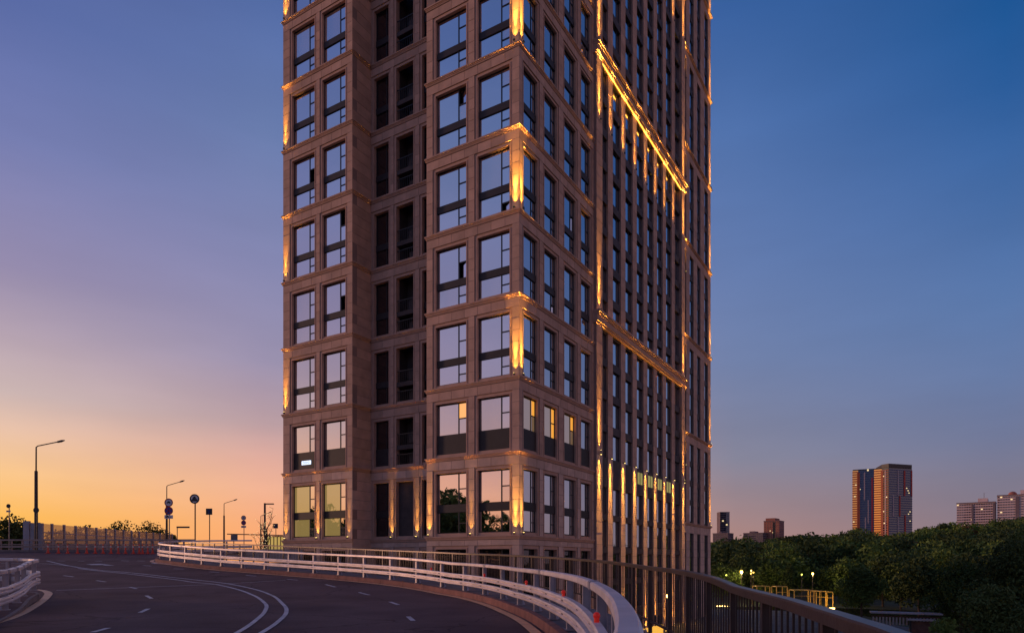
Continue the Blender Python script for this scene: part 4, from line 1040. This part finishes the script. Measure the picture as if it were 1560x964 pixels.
# yellow lit kiosk left of the tower
t = empty('lit_stair_canopy', (-26.5, 76, 1), label='yellow lit glazed canopy at the foot of the tower, far left', cat='canopy')
a = unp(408, 829, 76); b = unp(434, 817.5, 76)
m = MB(); m.box(a.x, b.x, 75.8, 77, a.z-1, b.z); build(m, 'glazing', 'lit_yellow', t)
m = MB()
for k in range(6): x = a.x+(b.x-a.x)*k/5; m.box(x-.04, x+.04, 75.7, 75.78, a.z-1, b.z+.1)
m.box(a.x-.1, b.x+.1, 75.65, 75.79, b.z, b.z+.1); build(m, 'frame', 'dark_pole', t)

# ------------------------------------------------------------------ distant buildings
def far_block(name, px0, px1, ytop, ybot, d, depth, material, label, floors, cols, winmat='tower_glass', ang=0, wfrac=.62, hfrac=.45, lit=.05, roofs=(), cat='building', side=True):
    x0, x1 = (px0-CX)/FPX*d, (px1-CX)/FPX*d; z1 = (HY-ytop)/FPX*d; z0 = (HY-ybot)/FPX*d
    xm = (x0+x1)/2; B = empty(name, (xm, d, z0), R(-38) if d < 700 else 0, label=label, cat=cat); Mb = world_origin(B)
    hw = (x1-x0)/2*(math.cos(math.atan(xm/d)) if d < 700 else 1)
    def bx(mb, xa, xb, ya, yb, za, zb): mb.box8([Mb @ Vector((x, y, z)) for z in (za, zb) for x, y in ((xa,ya),(xb,ya),(xb,yb),(xa,yb))])
    m = MB(); bx(m, -hw, hw, 0, depth, 0, z1-z0); build(m, 'wall', material, B)
    H = z1-z0; fh = H/floors; cw = 2*hw/cols
    um = unitbox(winmat); ul = unitbox('lit_small'); r = random.Random(int(px0))
    n = 0; extra = MB()
    for f in range(floors):
        for c in range(cols):
            Mw = Mb @ Matrix.Translation((-hw+cw*(c+.5), -.0, fh*(f+.5))) @ Matrix.Diagonal((cw*wfrac, .25, fh*hfrac, 1))
            isl_ = r.random() < lit
            if n < 290: place(ul if isl_ else um, 'window', B, Mw); n += 1
            else: extra.box8([Mw @ Vector(v) for v in ((-.5,-.5,-.5),(.5,-.5,-.5),(.5,.5,-.5),(-.5,.5,-.5),(-.5,-.5,.5),(.5,-.5,.5),(.5,.5,.5),(-.5,.5,.5))])
    if extra.v: build(extra, 'window_rest', winmat, B, kind='stuff')
    if side:
        nd = max(1, int(depth/3.2)); sm = MB()
        for f in range(floors):
            for c in range(nd):
                for sx in (-1, 1): bx(sm, sx*hw-.1, sx*hw+.1, depth/nd*(c+.25), depth/nd*(c+.75), fh*(f+.3), fh*(f+.7))
        build(sm, 'side_window', winmat, B, kind='stuff')
    m = MB(); bx(m, -hw-.2, hw+.2, -.3, depth+.2, H, H+.6); build(m, 'roof', 'grey_block', B)
    for xa, xb, h in roofs:
        m = MB(); bx(m, -hw+2*hw*xa, -hw+2*hw*xb, 1, depth-1, H+.6, H+.6+h); build(m, 'roof_house', material, B)
    return B, Mb, hw, H, bx
far_block('office_tower', 1097, 1111.5, 780, 832, 900, 14, 'grey_block', 'slim bluish glass tower on the skyline just right of the big tower', 18, 5, wfrac=.85, hfrac=.7, lit=.06, side=False)
far_block('apartment_block', 1085, 1110, 812.5, 832, 620, 14, 'grey_block', 'low dark block in front of the slim glass tower', 6, 8, lit=.04, roofs=((.4, .55, 1.2),))
far_block('apartment_block', 1131.5, 1163, 812, 830, 640, 14, 'grey_block', 'low wide brown block left of the red brick block', 6, 11, lit=.02, roofs=((.3, .55, 1.5),))
B, Mb, hw, H, bx = far_block('brick_block', 1163, 1187.5, 793.5, 828, 640, 16, 'red_brick', 'stepped red brick high-rise above the trees', 13, 6, lit=.02, wfrac=.35, roofs=((.1, .72, 2.4),))
m = MB(); bx(m, hw*.2, hw*.42, -.4, .05, 3, H-1); build(m, 'stair_window_strip', 'frame_metal', B)
B, Mb, hw, H, bx = far_block('pink_apartment_block', 1457, 1516, 766, 812, 430, 14, 'pink_panel', 'pale pink apartment block on the wooded hill, left of the domed one', 12, 16, lit=.05, wfrac=.75, hfrac=.42, roofs=((.55, .8, 2.4),))
m = MB(); bx(m, -hw*.22, -hw*.12, -.4, .05, 0, H-1); bx(m, hw*.88, hw, -.4, .05, 0, H-1); build(m, 'recessed_strip', 'grey_block', B)
m = MB(); p = Mb @ Vector((hw*.4, 6, H+3)); m.tube([p, p+Vector((0,0,4))], .12, 5); build(m, 'antenna', 'dark_pole', B)
B, Mb, hw, H, bx = far_block('pink_apartment_block', 1518.5, 1600, 753.5, 812, 415, 14, 'pink_panel', 'pale pink apartment block with a rooftop dome at the right edge', 15, 20, lit=.05, wfrac=.75, hfrac=.42, roofs=((.44, .6, 2.6),))
m = MB(); p = Mb @ Vector((-hw*.42, 7, H+.6)); m.sphere(p, 2.5, 14, 10); build(m, 'dome', 'red_brick', B)
m = MB(); bx(m, -hw*.30, -hw*.16, -.4, .05, 0, H-1); build(m, 'recessed_strip', 'grey_block', B)
# the tall twin tower with stripes
D = 600.0
def X6(px): return (px-CX)/FPX*D
def Z6(py): return (HY-py)/FPX*D
TB = empty('striped_tower', (X6(1344), D, Z6(835)), label='tall faceted glass tower with red and white vertical stripes catching the sunset', cat='tower')
# footprint as a polyline of facets: (px, depth offset, top y, material)
z0 = Z6(835)
fac = [(1298.5, 20, 1307.5, 17, 713, 'tower_glass_sunset'), (1307.5, 17, 1331.5, 12, 712, 'tower_glass'), (1331.5, 12, 1343.5, 7, 711, 'tower_glass_sunset'), (1343.5, 7, 1354, 0, 706, 'tower_glass'), (1354, 0, 1389.5, 9, 706, 'tower_glass')]
def XD(px, b): return (px-CX)/FPX*(D+b)
core6 = MB()
pp = [(1299, 20.8), (1307.7, 17.8), (1331.7, 12.8), (1343.7, 7.8), (1354, .8), (1389, 9.8)]
pq = [(XD(a, b), D+b) for a, b in pp]+[(XD(1389, 9.8)+6, D+45), (XD(1299, 20.8)+22, D+50)]
core6.v = [(x, y, z0) for x, y in pq]+[(x, y, Z6(710.5)) for x, y in pq]; n = len(pq)
core6.f = [tuple(range(n))[::-1], tuple(range(n, 2*n))]+[(i, (i+1) % n, n+(i+1) % n, n+i) for i in range(n)]
build(core6, 'core', 'sign_dark', TB)
m = MB()
for (a, b, c, e, ty, g) in fac[3:]: m.box8([Vector((XD(q, w_)+dd*.3, D+w_+dd, z)) for z in (Z6(710.4), Z6(705.5)) for q, w_, dd in ((a, b, .5), (c, e, .5), (c, e, 22), (a, b, 22))])
build(m, 'roof_house', 'sign_dark', TB)
nf = 34; H6 = Z6(712.5)-z0; cnt = 0; r6 = random.Random(4)
for fi, (a, b, c, e, ty, g) in enumerate(fac):
    P0 = Vector((XD(a, b), D+b, 0)); P1 = Vector((XD(c, e), D+e, 0)); dv = P1-P0; ln = dv.length; dv.normalize(); nn = Vector((dv.y, -dv.x, 0))
    ncol = [2, 5, 3, 3, 7][fi]; frame = MB(); gl = MB()
    for f in range(nf):
        zb = z0+H6*f/nf
        frame.box8([P0+dv*s_+nn*q+Vector((0,0,z)) for z in (zb, zb+1.1) for s_, q in ((0, .3), (ln, .3), (ln, -.3), (0, -.3))])
        if f >= nf-14 or cnt > 280 or fi in (0,):
            gl.box8([P0+dv*s_+nn*q+Vector((0,0,z)) for z in (zb+1.1, zb+H6/nf) for s_, q in ((.1, .1), (ln-.1, .1), (ln-.1, -.2), (.1, -.2))]); 
        else:
            gl.box8([P0+dv*s_+nn*q+Vector((0,0,z)) for z in (zb+1.1, zb+H6/nf) for s_, q in ((.1, .1), (ln-.1, .1), (ln-.1, -.2), (.1, -.2))])
        if r6.random() < .14 and fi != 2:
            s0_ = r6.uniform(0, ln-2.5); mm_ = MB(); mm_.box8([P0+dv*s_+nn*q+Vector((0,0,z)) for z in (zb+1.3, zb+2.9) for s_, q in ((s0_, .16), (s0_+1.3, .16), (s0_+1.3, .05), (s0_, .05))]); build(mm_, 'lit_window', 'lit_small', TB)
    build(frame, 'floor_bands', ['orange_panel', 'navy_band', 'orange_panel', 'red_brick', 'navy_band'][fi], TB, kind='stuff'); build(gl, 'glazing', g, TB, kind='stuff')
    # stripes
    st = {0: [(.80, 1, .03, .98, 'orange_panel')], 1: [(.0, .10, .02, .97, 'orange_panel'), (.36, .43, .62, .97, 'pale_strip'), (.60, .67, .32, .62, 'pale_strip'), (.42, .49, .12, .40, 'pale_strip'), (.84, .92, .10, .90, 'sign_red')],
          3: [(.0, .2, .02, .97, 'orange_panel'), (.5, .62, .05, .98, 'pale_strip'), (.85, 1, .02, .4, 'orange_panel')], 2: [(.9, 1, .02, .97, 'orange_panel')],
          4: [(.36, .40, .66, .98, 'pale_strip'), (.63, .69, .66, .98, 'sign_red'), (.94, .99, .66, .98, 'sign_red'), (.15, .19, .40, .66, 'pale_strip'), (.43, .48, .40, .66, 'sign_red'), (.36, .40, .18, .40, 'pale_strip'), (.66, .71, .16, .42, 'sign_red'), (.44, .48, .0, .16, 'sign_red')]}[fi]
    for s0_, s1_, h0, h1, mt in st:
        mm_ = MB(); mm_.box8([P0+dv*s_*ln+nn*q+Vector((0,0,z0+H6*h)) for h in (h0, h1) for s_, q in ((s0_, .55), (s1_, .55), (s1_, .1), (s0_, .1))]); build(mm_, 'stripe', mt, TB)

# ------------------------------------------------------------------ park things on the low ground
def park_lamp(px, py, d, label, material='lamp_globe', r=.22, power=0):
    p = unp(px, py, d); t = empty('park_lamp', (p.x, d, hill_z(p.x, d)), label=label, cat='lamp', group='park lamps glowing in the woodland')
    m = MB(); m.tube([(p.x, d, hill_z(p.x, d)), (p.x, d, p.z-r)], .06, 6); build(m, 'post', 'dark_pole', t)
    m = MB(); m.sphere(p, r, 10, 8); build(m, 'globe', material, t)
    if power:
        l = bpy.data.lights.new('park_lamp_light', 'POINT'); l.energy = power; l.color = (1, .72, .25); l.shadow_soft_size = .25
        o = bpy.data.objects.new('lamp', l); link(o, t, Matrix.Translation(p+Vector((0, -.35, -.3))))
park_lamp(1129.5, 870, 128, 'brightest lamp in front of the dark trees', r=.30, power=900)
park_lamp(1144.5, 868.5, 127, 'upper left lamp of the close cluster right of the brightest lamp', r=.14, power=150)
park_lamp(1148, 871.5, 126, 'lower right lamp of the close cluster', r=.13)
park_lamp(1144, 873, 125.5, 'lowest lamp of the close cluster', r=.13)
park_lamp(1106.5, 875.5, 125, 'lamp nearest the big tower', 'lamp_green', r=.15)
park_lamp(1221.5, 874.5, 122, 'greenish lamp left of the pair in the middle of the trees', 'lamp_green', r=.14)
park_lamp(1238, 873, 122, 'lamp right of the greenish one in the middle of the trees', r=.22, power=250)
park_lamp(1463.5, 821.5, 300, 'amber lamp high on the wooded hillside', r=.6)
m = MB(); pb = unp(1463.5, 821.5, 300)
# bank lights
for k, px in enumerate(list(np.arange(1092, 1112, 4.4))+[1128, 1134, 1140, 1147, 1161, 1183]):
    d = 119-(0 if px < 1120 else 3); p = unp(px, 923.5 if px < 1120 else 928.5, d)
    t = empty('bollard_light', (p.x, d, -8), label='small amber bollard light on the pond bank, %s of its row' % ordn(k, 11), cat='bollard light', group='amber bollard lights on the pond bank')
    m = MB(); m.tube([(p.x, d, -8), (p.x, d, p.z-.15)], .06, 6); build(m, 'post', 'dark_pole', t); m = MB(); m.sphere(p, .20, 8, 6); build(m, 'globe', 'bank_light', t)
for px, mt, lb in ((1041.5, 'red_lamp', 'small red lamp low behind the railing'), (1052, 'white_lamp', 'small white lamp beside the red one')):  # small red and white lights, shown as globes on posts
    p = unp(px, 921.5, 100); t = empty('low_lamp', (p.x, 100, -8), label=lb, cat='lamp')
    m = MB(); m.tube([(p.x, 100, -8), (p.x, 100, p.z-.2)], .08, 6); build(m, 'post', 'dark_pole', t); m = MB(); m.sphere(p, .22, 8, 6, 1.4); build(m, 'globe', mt, t)
# yellow lit frames
for (px0, px1, yt, yb, d, lb) in ((1153, 1173, 892.5, 912, 122, 'yellow lit frame farthest left, half hidden by the handrail'), (1183, 1199.5, 893, 914, 120, 'yellow lit frame second from the left'), (1210, 1240, 898.5, 922, 116, 'widest yellow lit frame with a crossbar'), (1243.5, 1258, 900, 922, 114, 'narrow yellow lit frame left of the last one'), (1260, 1269, 901, 923, 114, 'narrowest yellow lit frame at the right end')):
    x0, x1 = (px0-CX)/FPX*d, (px1-CX)/FPX*d; z1 = (HY-yt)/FPX*d; z0 = -8
    t = empty('climbing_frame', ((x0+x1)/2, d, -8), label=lb, cat='frame', group='yellow lit frames in the park')
    for dy, nm in ((0, 'front_hoop'), (2.2, 'rear_hoop')):
        m = MB(); m.tube([(x0, d+dy, z0), (x0, d+dy, z1-.15), (x0+.15, d+dy, z1), (x1-.15, d+dy, z1), (x1, d+dy, z1-.15), (x1, d+dy, z0)], .085, 7); build(m, nm, 'yellow_frame', t)
    m = MB(); m.tube([(x0, d, z1-1.0), (x1, d, z1-1.0)], .05, 6); m.tube([(x0, d, z1-.02), (x0, d+2.2, z1-.02)], .06, 6); m.tube([(x1, d, z1-.02), (x1, d+2.2, z1-.02)], .06, 6)
    build(m, 'crossbar', 'yellow_frame', t)
fl = MB(); p = unp(1262, 925, 113)
l = bpy.data.lights.new('frame_flood', 'POINT'); l.energy = 90; l.color = (1, .6, .15); l.shadow_soft_size = .3
t = empty('flood_light', (p.x, 112, -8), label='low amber flood light lighting the grass beneath the last yellow frame', cat='lamp')
m = MB(); m.box(p.x-.5, p.x+.5, 111.8, 112.2, -7.95, -7.75); build(m, 'housing', 'bank_light', t); o = bpy.data.objects.new('lamp', l); link(o, t, Matrix.Translation((p.x, 112.5, -6.6)))
l2 = bpy.data.lights.new('frame_flood', 'POINT'); l2.energy = 60; l2.color = (1, .6, .15); l2.shadow_soft_size = .3
p = unp(1222, 925, 117); t = empty('flood_light', (p.x, 117, -8), label='low amber flood light under the widest yellow frame', cat='lamp')
m = MB(); m.box(p.x-.3, p.x+.3, 116.9, 117.1, -7.95, -7.75); build(m, 'housing', 'bank_light', t); o = bpy.data.objects.new('lamp', l2); link(o, t, Matrix.Translation((p.x, 117.3, -6.9)))
# pavilion with slatted pale roof
PV = empty('pavilion', (43, 75, -8), R(-24), label='pale roofed slatted park pavilion with a brown gate box', cat='pavilion'); Mp = world_origin(PV)
def pb(name, material, x0, x1, y0, y1, z0, z1):
    m = MB(); m.box8([Mp @ Vector((x, y, z)) for z in (z0, z1) for x, y in ((x0,y0),(x1,y0),(x1,y1),(x0,y1))]); return build(m, name, material, PV)
for k in range(4): pb('roof_slab', 'concrete_pale', -2.3+1.75*k, -.6+1.75*k, -.6, 1.6, 2.15, 2.30)
for k in range(20): pb('slat', 'concrete_pale', -2.1+.33*k, -1.93+.33*k, -.1, .02, .9, 1.75)
pb('rail', 'timber_brown', -2.2, 4.6, -.05, .07, 1.78, 1.9)
pb('gate_panel', 'timber_brown', 1.4, 3.4, -1.9, -1.75, 0, 1.5); pb('gate_roof', 'concrete_pale', 1.1, 3.8, -2.3, -.7, 1.6, 1.72)
for x in (1.3, 3.4): pb('gate_post', 'frame_metal', x, x+.2, -1.95, -1.7, 0, 1.6)
# retaining wall glowing amber in place of lamplight, below the railing beside the tower
t = empty('lit_parapet', (13, 60, -8), label='amber glowing low wall at the tower foot seen between the railing bars', cat='wall')
m = MB(); a = unp(982, 946, 64); b = unp(1002, 960, 60); FR.box(m, -18, -12, ZG, ZG+2.0, 5.2, 5.4); build(m, 'wall', 'amber_wall_glow', t)
m = MB()
for k in range(7): FR.box(m, -18+k*.95, -17.9+k*.95, ZG+2.0, ZG+3.0, 5.25, 5.35)
build(m, 'railing_bars', 'frame_metal', t)
S.cycles.use_light_tree = True
